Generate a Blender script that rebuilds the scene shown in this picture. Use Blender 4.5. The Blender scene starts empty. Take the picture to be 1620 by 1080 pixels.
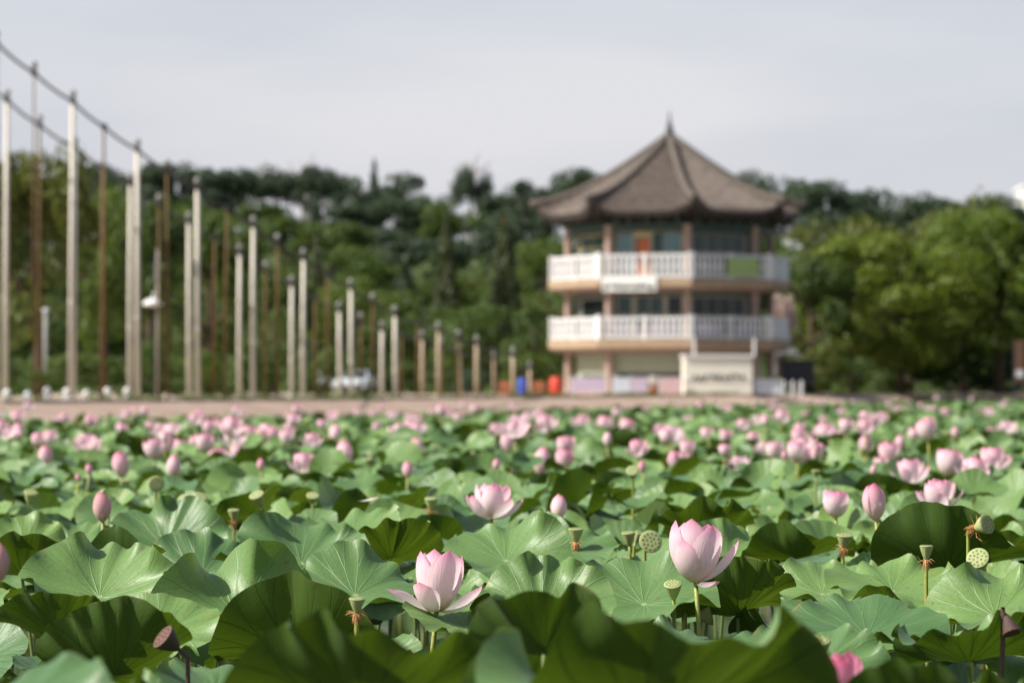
import bpy, math, random
import numpy as np
from mathutils import Matrix, Vector, Euler
R_ = math.radians
rnd = random.Random(7)
rng = np.random.default_rng(11)
SC = bpy.context.scene
COL = SC.collection

# ------------------------------------------------------------------ camera, sky, sun, exposure
F = 5000.0            # focal length in pixels of the 1620 px wide photograph
EYE = 1.55            # eye height over the water
HZ = 614.0            # pixel row of the horizon
cam = bpy.data.cameras.new('camera')
cam.sensor_width = 36.0
cam.lens = F / 1620 * 36
cam.clip_start = 0.1
cam.clip_end = 4000
cam.dof.use_dof = True
cam.dof.focus_distance = 10.2
cam.dof.aperture_fstop = 3.9
co = bpy.data.objects.new('camera', cam)
COL.objects.link(co)
co.location = (0, 0, EYE)
co.rotation_euler = (R_(90) + math.atan((HZ - 540) / F), 0, 0)
SC.camera = co

SUN_AZ, SUN_EL = R_(74), R_(43)      # azimuth: from the direction behind the camera round to the left
sd = Vector((-math.sin(SUN_AZ) * math.cos(SUN_EL), -math.cos(SUN_AZ) * math.cos(SUN_EL), math.sin(SUN_EL)))
w = bpy.data.worlds.new('World')
SC.world = w
w.use_nodes = True
nt = w.node_tree
nt.nodes.clear()
sky = nt.nodes.new('ShaderNodeTexSky')
sky.sky_type = 'NISHITA'
sky.sun_disc = False
sky.sun_elevation = SUN_EL
sky.sun_rotation = math.atan2(sd.x, sd.y)
sky.air_density = 1.2
sky.dust_density = 4.0
sky.ozone_density = 1.5
# thin high overcast: the blue is washed out by a veil of pale cloud
tc = nt.nodes.new('ShaderNodeTexCoord')
mp = nt.nodes.new('ShaderNodeMapping')
mp.inputs['Scale'].default_value = (1.6, 1.6, 7.0)
nz = nt.nodes.new('ShaderNodeTexNoise')
nz.inputs['Scale'].default_value = 2.2
nz.inputs['Detail'].default_value = 4
nz.inputs['Roughness'].default_value = 0.45
rp = nt.nodes.new('ShaderNodeMapRange')
rp.inputs['From Min'].default_value = 0.35
rp.inputs['From Max'].default_value = 0.65
rp.inputs['To Min'].default_value = 0.68
rp.inputs['To Max'].default_value = 0.82
mx = nt.nodes.new('ShaderNodeMix')
mx.data_type = 'RGBA'
cl = nt.nodes.new('ShaderNodeMix')
cl.data_type = 'RGBA'
cl.inputs[6].default_value = (5.6, 5.9, 6.9, 1)
cl.inputs[7].default_value = (7.15, 7.05, 7.45, 1)
bg = nt.nodes.new('ShaderNodeBackground')
bg.inputs['Strength'].default_value = 0.081
wo = nt.nodes.new('ShaderNodeOutputWorld')
L = nt.links.new
L(tc.outputs['Generated'], mp.inputs['Vector'])
L(mp.outputs['Vector'], nz.inputs['Vector'])
L(nz.outputs['Fac'], rp.inputs['Value'])
# the veil is thick towards the horizon and thins overhead
sp = nt.nodes.new('ShaderNodeSeparateXYZ')
L(tc.outputs['Generated'], sp.inputs[0])
el = nt.nodes.new('ShaderNodeMapRange')
el.inputs['From Min'].default_value = 0.0
el.inputs['From Max'].default_value = 0.6
el.inputs['To Min'].default_value = 1.0
el.inputs['To Max'].default_value = 0.2
L(sp.outputs['Z'], el.inputs['Value'])
mu = nt.nodes.new('ShaderNodeMath')
mu.operation = 'MULTIPLY'
L(rp.outputs['Result'], mu.inputs[0])
L(el.outputs['Result'], mu.inputs[1])
L(mu.outputs[0], mx.inputs[0])
L(sky.outputs['Color'], mx.inputs[6])
cr = nt.nodes.new('ShaderNodeMapRange')
cr.inputs['From Min'].default_value = 0.36
cr.inputs['From Max'].default_value = 0.64
L(nz.outputs['Fac'], cr.inputs['Value'])
L(cr.outputs['Result'], cl.inputs[0])
L(cl.outputs[2], mx.inputs[7])
L(mx.outputs[2], bg.inputs['Color'])
L(bg.outputs['Background'], wo.inputs['Surface'])

sun = bpy.data.lights.new('sun', 'SUN')
sun.energy = 5.0
sun.angle = R_(0.6)
sun.color = (1.0, 0.95, 0.87)
so = bpy.data.objects.new('sun', sun)
COL.objects.link(so)
so.rotation_euler = sd.to_track_quat('Z', 'Y').to_euler()

SC.view_settings.view_transform = 'Standard'
SC.view_settings.look = 'None'
SC.view_settings.exposure = 0.7
SC.view_settings.gamma = 1.0
SC.render.engine = 'CYCLES'
SC.cycles.use_denoising = True
SC.cycles.max_bounces = 8
SC.cycles.transparent_max_bounces = 6


# ------------------------------------------------------------------ helpers
def at(px, py, D):
    return Vector(((px - 810) / F * D, D, EYE + (HZ - py) / F * D))


def mesh(name, V, Fc, mat=None, smooth=False, uv=None, attr=None):
    me = bpy.data.meshes.new(name)
    V = np.asarray(V, float)
    me.from_pydata(V.tolist(), [], Fc if isinstance(Fc, list) else Fc.tolist())
    if mat:
        me.materials.append(mat)
    if smooth:
        me.polygons.foreach_set('use_smooth', [True] * len(me.polygons))
    if uv is not None:
        ul = me.uv_layers.new(name='UVMap')
        li = np.empty(len(me.loops), int)
        me.loops.foreach_get('vertex_index', li)
        ul.data.foreach_set('uv', np.asarray(uv, float)[li].ravel())
    if attr is not None:
        a = me.attributes.new('rnd', 'FLOAT', 'POINT')
        a.data.foreach_set('value', np.asarray(attr, float))
    me.update()
    return me


def obj(name, me, parent=None, M=None):
    o = bpy.data.objects.new(name, me)
    COL.objects.link(o)
    if parent is not None:
        o.parent = parent
    if M is not None:
        o.matrix_basis = M
    return o


def tag(o, label=None, cat=None, group=None, kind=None):
    if label:
        o['label'] = label
    if cat:
        o['category'] = cat
    if group:
        o['group'] = group
    if kind:
        o['kind'] = kind
    return o


def thing(name, label, cat, loc=(0, 0, 0), rz=0.0, group=None):
    o = bpy.data.objects.new(name, None)
    COL.objects.link(o)
    o.empty_display_size = 0.1
    o.location = loc
    o.rotation_euler = (0, 0, rz)
    return tag(o, label, cat, group)


def ordinal(n):
    names = ['first', 'second', 'third', 'fourth', 'fifth', 'sixth', 'seventh', 'eighth', 'ninth', 'tenth', 'eleventh',
             'twelfth', 'thirteenth', 'fourteenth', 'fifteenth', 'sixteenth', 'seventeenth', 'eighteenth', 'nineteenth',
             'twentieth', 'twenty-first', 'twenty-second', 'twenty-third', 'twenty-fourth', 'twenty-fifth']
    return names[n]


class MB:
    """collects shapes into one mesh"""
    def __init__(s):
        s.V, s.F, s.n = [], [], 0

    def add(s, V, Fc):
        V = np.asarray(V, float)
        s.F += [[i + s.n for i in f] for f in Fc]
        s.V.append(V)
        s.n += len(V)
        return s

    def box(s, c, d, M=None):
        x, y, z = [q / 2 for q in d]
        V = [(c[0] + a * x, c[1] + b * y, c[2] + e * z) for a in (-1, 1) for b in (-1, 1) for e in (-1, 1)]
        if M is not None:
            V = [tuple(M @ Vector(v)) for v in V]
        return s.add(V, [(0, 1, 3, 2), (4, 6, 7, 5), (0, 4, 5, 1), (2, 3, 7, 6), (0, 2, 6, 4), (1, 5, 7, 3)])

    def lathe(s, prof, n=12, c=(0, 0, 0), caps=True):
        V, Fc = [], []
        for r, z in prof:
            for k in range(n):
                a = 2 * math.pi * k / n
                V.append((c[0] + r * math.cos(a), c[1] + r * math.sin(a), c[2] + z))
        for i in range(len(prof) - 1):
            for k in range(n):
                Fc.append((i * n + k, i * n + (k + 1) % n, (i + 1) * n + (k + 1) % n, (i + 1) * n + k))
        if caps:
            Fc.append(tuple(range(n))[::-1])
            Fc.append(tuple((len(prof) - 1) * n + k for k in range(n)))
        return s.add(V, Fc)

    def tube(s, pts, rad, n=6):
        pts = [Vector(p) for p in pts]
        m = len(pts)
        rad = rad if hasattr(rad, '__len__') else [rad] * m
        V, Fc = [], []
        up = Vector((0.13, 0.97, 0.2))
        for i, p in enumerate(pts):
            t = (pts[min(i + 1, m - 1)] - pts[max(i - 1, 0)])
            t = t.normalized() if t.length > 1e-9 else Vector((0, 0, 1))
            a = t.cross(up)
            if a.length < 1e-3:
                a = t.cross(Vector((1, 0, 0)))
            a.normalize()
            b = t.cross(a)
            for k in range(n):
                th = 2 * math.pi * k / n
                V.append(p + (a * math.cos(th) + b * math.sin(th)) * rad[i])
        for i in range(m - 1):
            for k in range(n):
                Fc.append((i * n + k, i * n + (k + 1) % n, (i + 1) * n + (k + 1) % n, (i + 1) * n + k))
        Fc.append(tuple(range(n))[::-1])
        Fc.append(tuple((m - 1) * n + k for k in range(n)))
        return s.add([tuple(v) for v in V], Fc)

    def mesh(s, name, mat, smooth=False):
        return mesh(name, np.concatenate(s.V), s.F, mat, smooth)

    def build(s, name, mat, parent=None, M=None, smooth=False):
        return obj(name, s.mesh(name, mat, smooth), parent, M)


# ------------------------------------------------------------------ materials
class NT:
    def __init__(s, name):
        s.m = bpy.data.materials.new(name)
        s.m.use_nodes = True
        s.t = s.m.node_tree
        s.t.nodes.clear()
        s.out = s.n('OutputMaterial')

    def n(s, typ, **kw):
        nd = s.t.nodes.new('ShaderNode' + typ)
        for k, v in kw.items():
            setattr(nd, k, v)
        return nd

    def put(s, sock, v):
        if v is None:
            return
        if isinstance(v, bpy.types.NodeSocket):
            s.t.links.new(v, sock)
        elif hasattr(v, '__len__') and sock.type == 'RGBA':
            sock.default_value = tuple(v) + (1,) if len(v) == 3 else tuple(v)
        else:
            sock.default_value = v

    def math(s, op, a, b=None, c=None, clamp=False):
        nd = s.n('Math', operation=op, use_clamp=clamp)
        for i, v in enumerate((a, b, c)):
            s.put(nd.inputs[i], v)
        return nd.outputs[0]

    def mix(s, f, a, b, blend='MIX'):
        nd = s.n('Mix', data_type='RGBA', blend_type=blend)
        s.put(nd.inputs[0], f)
        s.put(nd.inputs[6], a)
        s.put(nd.inputs[7], b)
        return nd.outputs[2]

    def noise(s, scale, detail=3, rough=0.5, vec=None, out='Fac'):
        nd = s.n('TexNoise')
        nd.inputs['Scale'].default_value = scale
        nd.inputs['Detail'].default_value = detail
        nd.inputs['Roughness'].default_value = rough
        if vec is not None:
            s.put(nd.inputs['Vector'], vec)
        return nd.outputs[out]

    def coord(s, which='Object'):
        return s.n('TexCoord').outputs[which]

    def rng(s, v, a, b, c=0.0, d=1.0, smooth=False):
        nd = s.n('MapRange')
        if smooth:
            nd.interpolation_type = 'SMOOTHSTEP'
        for i, q in enumerate((v, a, b, c, d)):
            s.put(nd.inputs[i], q)
        return nd.outputs[0]

    def bump(s, h, strength=0.3, dist=0.01):
        nd = s.n('Bump')
        nd.inputs['Strength'].default_value = strength
        nd.inputs['Distance'].default_value = dist
        s.put(nd.inputs['Height'], h)
        return nd.outputs[0]

    def bsdf(s, col, rough=0.6, spec=0.4, normal=None, metal=0.0, **kw):
        nd = s.n('BsdfPrincipled')
        s.put(nd.inputs['Base Color'], col)
        s.put(nd.inputs['Roughness'], rough)
        s.put(nd.inputs['Specular IOR Level'], spec)
        s.put(nd.inputs['Metallic'], metal)
        if normal is not None:
            s.put(nd.inputs['Normal'], normal)
        for k, v in kw.items():
            s.put(nd.inputs[k.replace('_', ' ')], v)
        return nd.outputs[0]

    def transl(s, surf, col, fac, normal=None):
        tr = s.n('BsdfTranslucent')
        s.put(tr.inputs[0], col)
        if normal is not None:
            s.put(tr.inputs['Normal'], normal)
        ms = s.n('MixShader')
        s.put(ms.inputs[0], fac)
        s.t.links.new(surf, ms.inputs[1])
        s.t.links.new(tr.outputs[0], ms.inputs[2])
        return ms.outputs[0]

    def done(s, surf):
        s.t.links.new(surf, s.out.inputs[0])
        return s.m


def plain(name, col, rough=0.6, spec=0.4, var=0.18, scale=3.0, bump=0.0, metal=0.0):
    t = NT(name)
    c = t.coord()
    f = t.noise(scale, 4, 0.6, c)
    f2 = t.noise(scale * 7, 3, 0.6, c)
    k = t.math('ADD', t.math('MULTIPLY', f, 0.65), t.math('MULTIPLY', f2, 0.35))
    lo = tuple(max(0, q * (1 - var)) for q in col)
    hi = tuple(min(1, q * (1 + var)) for q in col)
    cc = t.mix(t.rng(k, 0.3, 0.7), lo, hi)
    nrm = t.bump(f2, bump, 0.02) if bump else None
    return t.done(t.bsdf(cc, rough, spec, nrm, metal))


def rand01(t):
    """a number per object plus a number per leaf"""
    oi = t.n('ObjectInfo')
    at_ = t.n('Attribute', attribute_name='rnd')
    return t.math('FRACT', t.math('ADD', oi.outputs['Random'], at_.outputs['Fac']))


def mat_lotus_leaf():
    t = NT('lotus_leaf')
    uv = t.coord('UV')
    sp = t.n('SeparateXYZ')
    t.put(sp.inputs[0], uv)
    x = t.math('MULTIPLY', t.math('SUBTRACT', sp.outputs[0], 0.5), 2.0)
    y = t.math('MULTIPLY', t.math('SUBTRACT', sp.outputs[1], 0.5), 2.0)
    r = t.math('SQRT', t.math('ADD', t.math('MULTIPLY', x, x), t.math('MULTIPLY', y, y)))
    wob = t.math('MULTIPLY', t.math('SUBTRACT', t.noise(2.5, 2, 0.5, uv), 0.5), 0.35)
    ang = t.math('ADD', t.math('MULTIPLY', t.math('ARCTAN2', y, x), 20 / (2 * math.pi)), wob)
    d = t.math('PINGPONG', t.math('ADD', ang, 100.0), 0.5)
    split = t.math('MULTIPLY', t.math('MAXIMUM', t.math('SUBTRACT', r, 0.5), 0.0), 0.5)
    arc = t.math('MULTIPLY', t.math('MULTIPLY', t.math('ABSOLUTE', t.math('SUBTRACT', d, split)), r), 2 * math.pi / 20)
    wid = t.math('MULTIPLY_ADD', r, -0.007, 0.0135)
    vein = t.math('SUBTRACT', 1.0, t.rng(t.math('DIVIDE', arc, wid), 0.25, 1.0, smooth=True))
    q = rand01(t)
    geo = t.n('NewGeometry')
    back = geo.outputs['Backfacing']
    big = t.noise(3.5, 3, 0.55, uv)
    fine = t.noise(38, 4, 0.6, uv)
    # upper side: waxy grey green
    top = t.mix(q, (0.050, 0.122, 0.042), (0.162, 0.268, 0.068))
    top = t.mix(t.rng(big, 0.35, 0.7, 0, 0.5), top, (0.112, 0.202, 0.066))
    top = t.mix(t.rng(fine, 0.35, 0.75, 0, 0.3), top, (0.050, 0.110, 0.040))
    vfade = t.math('MULTIPLY', vein, t.rng(t.noise(3.0, 2, 0.5, uv), 0.35, 0.7, 0.02, 0.26))
    top = t.mix(vfade, top, (0.24, 0.34, 0.15))
    hub = t.math('SUBTRACT', 1.0, t.rng(r, 0.02, 0.055, smooth=True))
    top = t.mix(t.math('MULTIPLY', hub, 0.8), top, (0.28, 0.36, 0.17))
    # a little browning along some rims
    rimn = t.noise(7, 3, 0.6, uv)
    rim = t.math('MULTIPLY', t.rng(r, 0.955, 1.0, smooth=True), t.rng(rimn, 0.49, 0.62, smooth=True))
    top = t.mix(t.math('MULTIPLY', rim, 0.7), top, (0.22, 0.16, 0.05))
    spots = t.math('MULTIPLY', t.rng(t.noise(19, 2, 0.5, uv), 0.655, 0.70), 0.75)
    top = t.mix(spots, top, (0.13, 0.10, 0.035))
    aged = t.math('MULTIPLY', t.rng(t.noise(2.2, 4, 0.65, uv), 0.54, 0.68, smooth=True), t.rng(q, 0.6, 1.0, 0.0, 0.55))
    top = t.mix(aged, top, (0.27, 0.26, 0.06))
    # lower side: fresher, matt green with darker ribs
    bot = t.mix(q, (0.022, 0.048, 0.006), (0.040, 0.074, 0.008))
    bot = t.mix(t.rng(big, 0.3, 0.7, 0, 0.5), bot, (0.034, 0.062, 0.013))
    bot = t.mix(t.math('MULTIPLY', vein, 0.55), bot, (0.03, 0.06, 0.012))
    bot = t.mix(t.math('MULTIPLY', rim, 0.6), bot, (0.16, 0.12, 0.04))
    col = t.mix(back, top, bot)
    h = t.math('ADD', t.math('MULTIPLY', vein, 0.6), t.math('MULTIPLY', fine, 0.3))
    h = t.math('ADD', h, t.math('MULTIPLY', t.math('MULTIPLY', d, r), 1.3))
    nrm = t.bump(h, 0.35, 0.012)
    ro = t.mix(back, (0.46,) * 3, (0.62,) * 3)
    s = t.bsdf(col, ro, t.rng(back, 0.0, 1.0, 0.42, 0.12), nrm, Sheen_Weight=0.03, Sheen_Roughness=0.45, Sheen_Tint=(0.8, 0.95, 0.9, 1))
    tc_ = t.mix(t.math('MULTIPLY', vein, 0.7), t.mix(q, (0.075, 0.150, 0.005), (0.135, 0.215, 0.010)), (0.03, 0.06, 0.003))
    return t.done(t.transl(s, tc_, 0.20, nrm))


def mat_petal():
    t = NT('lotus_petal')
    uv = t.coord('UV')
    sp = t.n('SeparateXYZ')
    t.put(sp.inputs[0], uv)
    u, v = sp.outputs[0], sp.outputs[1]
    oi = t.n('ObjectInfo')
    cs = t.n('SeparateColor')
    t.put(cs.inputs[0], oi.outputs['Color'])
    pink = cs.outputs[0]
    dull = cs.outputs[1]
    cmb = t.n('CombineXYZ')
    t.put(cmb.inputs[0], t.math('MULTIPLY', u, 9.0))
    t.put(cmb.inputs[1], t.math('MULTIPLY', v, 0.7))
    t.put(cmb.inputs[2], t.math('MULTIPLY', oi.outputs['Random'], 20))
    streak = t.noise(5.0, 3, 0.6, cmb.outputs[0])
    vv = t.math('ADD', v, t.math('MULTIPLY', t.math('SUBTRACT', streak, 0.5), 0.3))
    edge = t.math('ABSOLUTE', t.math('MULTIPLY', t.math('SUBTRACT', u, 0.5), 2.0))
    rpn = t.n('ValToRGB')
    e = rpn.color_ramp.elements
    e[0].position, e[0].color = 0.0, (0.76, 0.70, 0.40, 1)
    e[1].position, e[1].color = 1.0, (0.80, 0.25, 0.42, 1)
    for p, c in ((0.14, (0.80, 0.74, 0.62, 1)), (0.45, (0.89, 0.84, 0.83, 1)), (0.80, (0.88, 0.71, 0.75, 1))):
        k = e.new(p)
        k.color = c
    t.put(rpn.inputs[0], vv)
    pale = rpn.outputs[0]
    rp2 = t.n('ValToRGB')
    e = rp2.color_ramp.elements
    e[0].position, e[0].color = 0.0, (0.80, 0.66, 0.42, 1)
    e[1].position, e[1].color = 1.0, (0.72, 0.10, 0.27, 1)
    for p, c in ((0.2, (0.82, 0.64, 0.63, 1)), (0.55, (0.80, 0.44, 0.53, 1))):
        k = e.new(p)
        k.color = c
    t.put(rp2.inputs[0], vv)
    col = t.mix(pink, pale, rp2.outputs[0])
    col = t.mix(t.math('MULTIPLY', t.rng(edge, 0.72, 1.0, smooth=True), t.math('MULTIPLY', v, 0.38)), col, (0.84, 0.42, 0.55))
    lines = t.math('POWER', t.math('PINGPONG', t.math('MULTIPLY', u, 15.0), 0.5), 3.0)
    col = t.mix(t.math('MULTIPLY', lines, 2.5), col, t.mix(0.2, col, (0.82, 0.36, 0.5)))
    tipb = t.math('MULTIPLY', t.rng(v, 0.955, 1.0, smooth=True), t.rng(oi.outputs['Random'], 0.45, 0.6))
    col = t.mix(t.math('MULTIPLY', tipb, 0.7), col, (0.36, 0.16, 0.10))
    col = t.mix(dull, col, (0.50, 0.27, 0.16))
    nrm = t.bump(t.math('ADD', t.math('MULTIPLY', lines, 2.0), streak), 0.4, 0.004)
    s = t.bsdf(col, 0.5, 0.3, nrm)
    return t.done(t.transl(s, t.mix(0.2, col, (0.95, 0.82, 0.83)), 0.5, nrm))


def mat_stalk(name, a, b):
    t = NT(name)
    c = t.coord()
    f = t.noise(9, 3, 0.6, c)
    oi = t.n('ObjectInfo')
    col = t.mix(t.math('MULTIPLY_ADD', f, 0.7, t.math('MULTIPLY', oi.outputs['Random'], 0.4), clamp=True), a, b)
    vor = t.n('TexVoronoi')
    vor.inputs['Scale'].default_value = 130
    t.put(vor.inputs['Vector'], c)
    prick = t.math('SUBTRACT', 1.0, t.rng(vor.outputs['Distance'], 0.1, 0.3))
    col = t.mix(t.math('MULTIPLY', prick, 0.4), col, (0.07, 0.07, 0.02))
    return t.done(t.bsdf(col, 0.5, 0.4, t.bump(prick, 0.4, 0.003)))


def mat_pod(name, a, b, seedy):
    t = NT(name)
    c = t.coord()
    f = t.noise(40, 3, 0.6, c)
    wv = t.n('TexWave')
    wv.inputs['Scale'].default_value = 1.0
    col = t.mix(f, a, b)
    return t.done(t.bsdf(col, 0.6, 0.3, t.bump(f, 0.4, 0.004)))


def mat_foliage(name, a, b, trans, tf=0.3):
    t = NT(name)
    oi = t.n('ObjectInfo')
    at_ = t.n('Attribute', attribute_name='rnd')
    k = t.math('ADD', t.math('MULTIPLY', oi.outputs['Random'], 0.55), t.math('MULTIPLY', at_.outputs['Fac'], 0.5), clamp=True)
    col = t.mix(k, a, b)
    s = t.bsdf(col, 0.55, 0.3)
    return t.done(t.transl(s, trans, tf))


def mat_glass(name, col):
    t = NT(name)
    f = t.noise(0.8, 2, 0.5, t.coord())
    return t.done(t.bsdf(t.mix(f, tuple(q * 0.7 for q in col), tuple(q * 1.3 for q in col)), 0.1, 0.35))


def mat_roof():
    t = NT('roof_tile')
    c = t.coord()
    f = t.noise(0.9, 4, 0.6, c)
    g = t.noise(6.0, 4, 0.65, c)
    g = t.noise(2.6, 5, 0.75, c)
    col = t.mix(t.rng(g, 0.35, 0.65), (0.042, 0.032, 0.026), (0.150, 0.115, 0.092))
    col = t.mix(t.rng(f, 0.4, 0.7, 0, 0.5), col, (0.11, 0.09, 0.075))
    return t.done(t.bsdf(col, 0.65, 0.4, t.bump(g, 0.5, 0.03)))


def mat_water():
    t = NT('pond_water')
    c = t.coord()
    f = t.noise(0.7, 3, 0.5, c)
    g = t.noise(5, 2, 0.5, c)
    col = t.mix(f, (0.012, 0.018, 0.010), (0.03, 0.034, 0.018))
    return t.done(t.bsdf(col, 0.07, 0.5, t.bump(g, 0.06, 0.02)))


def mat_ground(name, a, b, scale=0.4):
    t = NT(name)
    c = t.coord()
    f = t.noise(scale, 5, 0.62, c)
    g = t.noise(scale * 14, 4, 0.6, c)
    col = t.mix(t.rng(f, 0.35, 0.65), a, b)
    col = t.mix(t.rng(g, 0.4, 0.75, 0, 0.4), col, tuple(q * 0.6 for q in a))
    return t.done(t.bsdf(col, 0.85, 0.2, t.bump(g, 0.4, 0.03)))


def mat_stone_wall():
    t = NT('bank_stone')
    c = t.coord()
    f = t.noise(0.6, 4, 0.6, c)
    g = t.noise(5, 4, 0.6, c)
    col = t.mix(t.rng(f, 0.35, 0.65), (0.29, 0.21, 0.165), (0.38, 0.285, 0.225))
    col = t.mix(t.rng(g, 0.4, 0.75, 0, 0.35), col, (0.27, 0.20, 0.15))
    return t.done(t.bsdf(col, 0.85, 0.2, t.bump(g, 0.4, 0.03)))


M = {}
M['leaf'] = mat_lotus_leaf()
M['petal'] = mat_petal()
M['stalk'] = mat_stalk('leaf_stalk', (0.07, 0.13, 0.03), (0.15, 0.19, 0.05))
M['fstalk'] = mat_stalk('flower_stalk', (0.16, 0.22, 0.04), (0.27, 0.27, 0.055))
M['pod'] = mat_pod('pod_green', (0.24, 0.30, 0.11), (0.36, 0.38, 0.17), True)
M['podtop'] = mat_pod('pod_top', (0.23, 0.28, 0.11), (0.32, 0.35, 0.16), True)
M['seed'] = mat_pod('pod_seed', (0.13, 0.17, 0.06), (0.22, 0.24, 0.09), True)
M['dry'] = mat_pod('pod_dry', (0.035, 0.022, 0.018), (0.085, 0.05, 0.036), True)
M['drytop'] = mat_pod('pod_dry_top', (0.06, 0.032, 0.024), (0.17, 0.09, 0.062), True)
M['stamen'] = mat_pod('stamen_withered', (0.36, 0.15, 0.05), (0.55, 0.32, 0.13), True)
M['stamen_y'] = mat_pod('stamen_yellow', (0.60, 0.42, 0.07), (0.75, 0.58, 0.16), True)
M['water'] = mat_water()
M['mud'] = mat_ground('pond_mud', (0.04, 0.035, 0.02), (0.06, 0.05, 0.03))
M['soil'] = mat_ground('hill_soil', (0.035, 0.055, 0.018), (0.07, 0.085, 0.03), 0.15)
M['paving'] = mat_ground('bank_paving', (0.36, 0.29, 0.23), (0.45, 0.37, 0.30), 0.3)
M['wall'] = mat_stone_wall()
M['coping'] = plain('coping_stone', (0.37, 0.29, 0.23), 0.8, 0.2, 0.15, 1.5, 0.3)
M['white_pole'] = plain('pole_white', (0.50, 0.46, 0.39), 0.5, 0.4, 0.12, 0.8)
M['tan_pole'] = plain('pole_tan', (0.36, 0.28, 0.19), 0.6, 0.3, 0.15, 0.8)
M['rust_pole'] = plain('pole_rust', (0.105, 0.060, 0.020), 0.7, 0.3, 0.3, 0.9)
M['dark'] = plain('dark_metal', (0.035, 0.032, 0.035), 0.5, 0.4, 0.2)
M['bulb'] = plain('bulb_glass', (0.22, 0.21, 0.2), 0.15, 0.6, 0.05)
M['greypost'] = plain('post_grey', (0.24, 0.24, 0.23), 0.6, 0.3, 0.15)
M['cable'] = plain('cable_sheath', (0.045, 0.042, 0.045), 0.7, 0.3, 0.2)
M['white'] = plain('white_paint', (0.64, 0.64, 0.62), 0.5, 0.4, 0.06, 1.2)
M['rail'] = plain('rail_white', (0.63, 0.63, 0.635), 0.5, 0.4, 0.08, 1.5)
M['slab'] = plain('slab_ochre', (0.31, 0.23, 0.15), 0.75, 0.2, 0.12, 1.2)
M['column'] = plain('column_stone', (0.34, 0.245, 0.20), 0.7, 0.3, 0.12, 1.2)
M['wallp'] = plain('plaster_cream', (0.40, 0.38, 0.31), 0.75, 0.2, 0.1, 1.0)
M['wallu'] = plain('plaster_grey_green', (0.15, 0.16, 0.14), 0.75, 0.2, 0.2, 1.0)
M['shutter'] = plain('shutter_pale_green', (0.40, 0.43, 0.32), 0.6, 0.3, 0.08, 1.0)
M['teal'] = plain('bracket_dark_green', (0.045, 0.075, 0.06), 0.6, 0.3, 0.25, 3)
M['soffit'] = plain('soffit_dark', (0.06, 0.05, 0.045), 0.8, 0.2, 0.25, 2)
M['glass'] = mat_glass('window_glass', (0.03, 0.06, 0.052))
M['glassd'] = mat_glass('window_glass_dark', (0.012, 0.016, 0.017))
M['glassb'] = mat_glass('window_glass_blue', (0.12, 0.21, 0.22))
M['roof'] = mat_roof()
M['ridge'] = plain('ridge_mortar', (0.095, 0.08, 0.068), 0.8, 0.2, 0.2, 2, 0.3)
M['finial'] = plain('finial_iron', (0.03, 0.032, 0.036), 0.5, 0.5, 0.2)
M['yellow'] = plain('paper_yellow', (0.62, 0.50, 0.24), 0.7, 0.2, 0.1)
M['orange'] = plain('door_orange', (0.50, 0.14, 0.05), 0.6, 0.3, 0.12)
M['red'] = plain('plastic_red', (0.60, 0.06, 0.03), 0.4, 0.5, 0.1)
M['blue'] = plain('plastic_blue', (0.035, 0.07, 0.36), 0.4, 0.5, 0.1)
M['green'] = plain('banner_green', (0.30, 0.40, 0.15), 0.7, 0.2, 0.08)
M['lilac'] = plain('banner_lilac', (0.50, 0.41, 0.52), 0.7, 0.2, 0.12, 2.5)
M['purple'] = plain('banner_purple', (0.28, 0.2, 0.37), 0.7, 0.2, 0.2, 3)
M['pinkb'] = plain('banner_pink', (0.58, 0.40, 0.41), 0.7, 0.2, 0.14, 2.5)
M['paleblue'] = plain('banner_pale_blue', (0.52, 0.56, 0.62), 0.7, 0.2, 0.1, 2.5)
M['cream'] = plain('booth_cream', (0.70, 0.67, 0.58), 0.6, 0.3, 0.05, 1.0)
M['ink'] = plain('lettering_dark', (0.05, 0.07, 0.06), 0.7, 0.2, 0.2)
M['black'] = plain('black_panel', (0.022, 0.022, 0.026), 0.4, 0.4, 0.2)
M['car'] = plain('car_white', (0.74, 0.75, 0.76), 0.25, 0.6, 0.03)
M['car2'] = plain('car_silver', (0.52, 0.58, 0.64), 0.25, 0.6, 0.04)
M['tyre'] = plain('tyre_rubber', (0.02, 0.02, 0.02), 0.8, 0.2, 0.2)
M['bark'] = plain('bark_brown', (0.085, 0.062, 0.045), 0.9, 0.1, 0.3, 4, 0.5)
M['barkp'] = plain('bark_reddish', (0.15, 0.085, 0.055), 0.9, 0.1, 0.3, 4, 0.5)
M['terra'] = plain('terracotta', (0.36, 0.13, 0.07), 0.8, 0.2, 0.15)
M['f_bright'] = mat_foliage('foliage_bright', (0.045, 0.085, 0.014), (0.095, 0.135, 0.024), (0.14, 0.20, 0.02), 0.32)
M['f_right'] = mat_foliage('foliage_right', (0.055, 0.098, 0.012), (0.125, 0.165, 0.022), (0.18, 0.24, 0.018), 0.34)
M['f_mid'] = mat_foliage('foliage_mid', (0.030, 0.060, 0.014), (0.070, 0.108, 0.020), (0.10, 0.16, 0.016), 0.28)
M['f_olive'] = mat_foliage('foliage_olive', (0.054, 0.074, 0.013), (0.10, 0.118, 0.022), (0.14, 0.16, 0.018), 0.28)
M['f_dark'] = mat_foliage('foliage_dark', (0.026, 0.048, 0.026), (0.050, 0.078, 0.038), (0.06, 0.10, 0.03), 0.22)
M['f_cone'] = mat_foliage('foliage_conifer', (0.035, 0.055, 0.02), (0.062, 0.078, 0.028), (0.07, 0.10, 0.02), 0.2)
M['f_pink'] = mat_foliage('blossom_pink', (0.38, 0.28, 0.26), (0.55, 0.42, 0.38), (0.4, 0.28, 0.25), 0.2)
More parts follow.
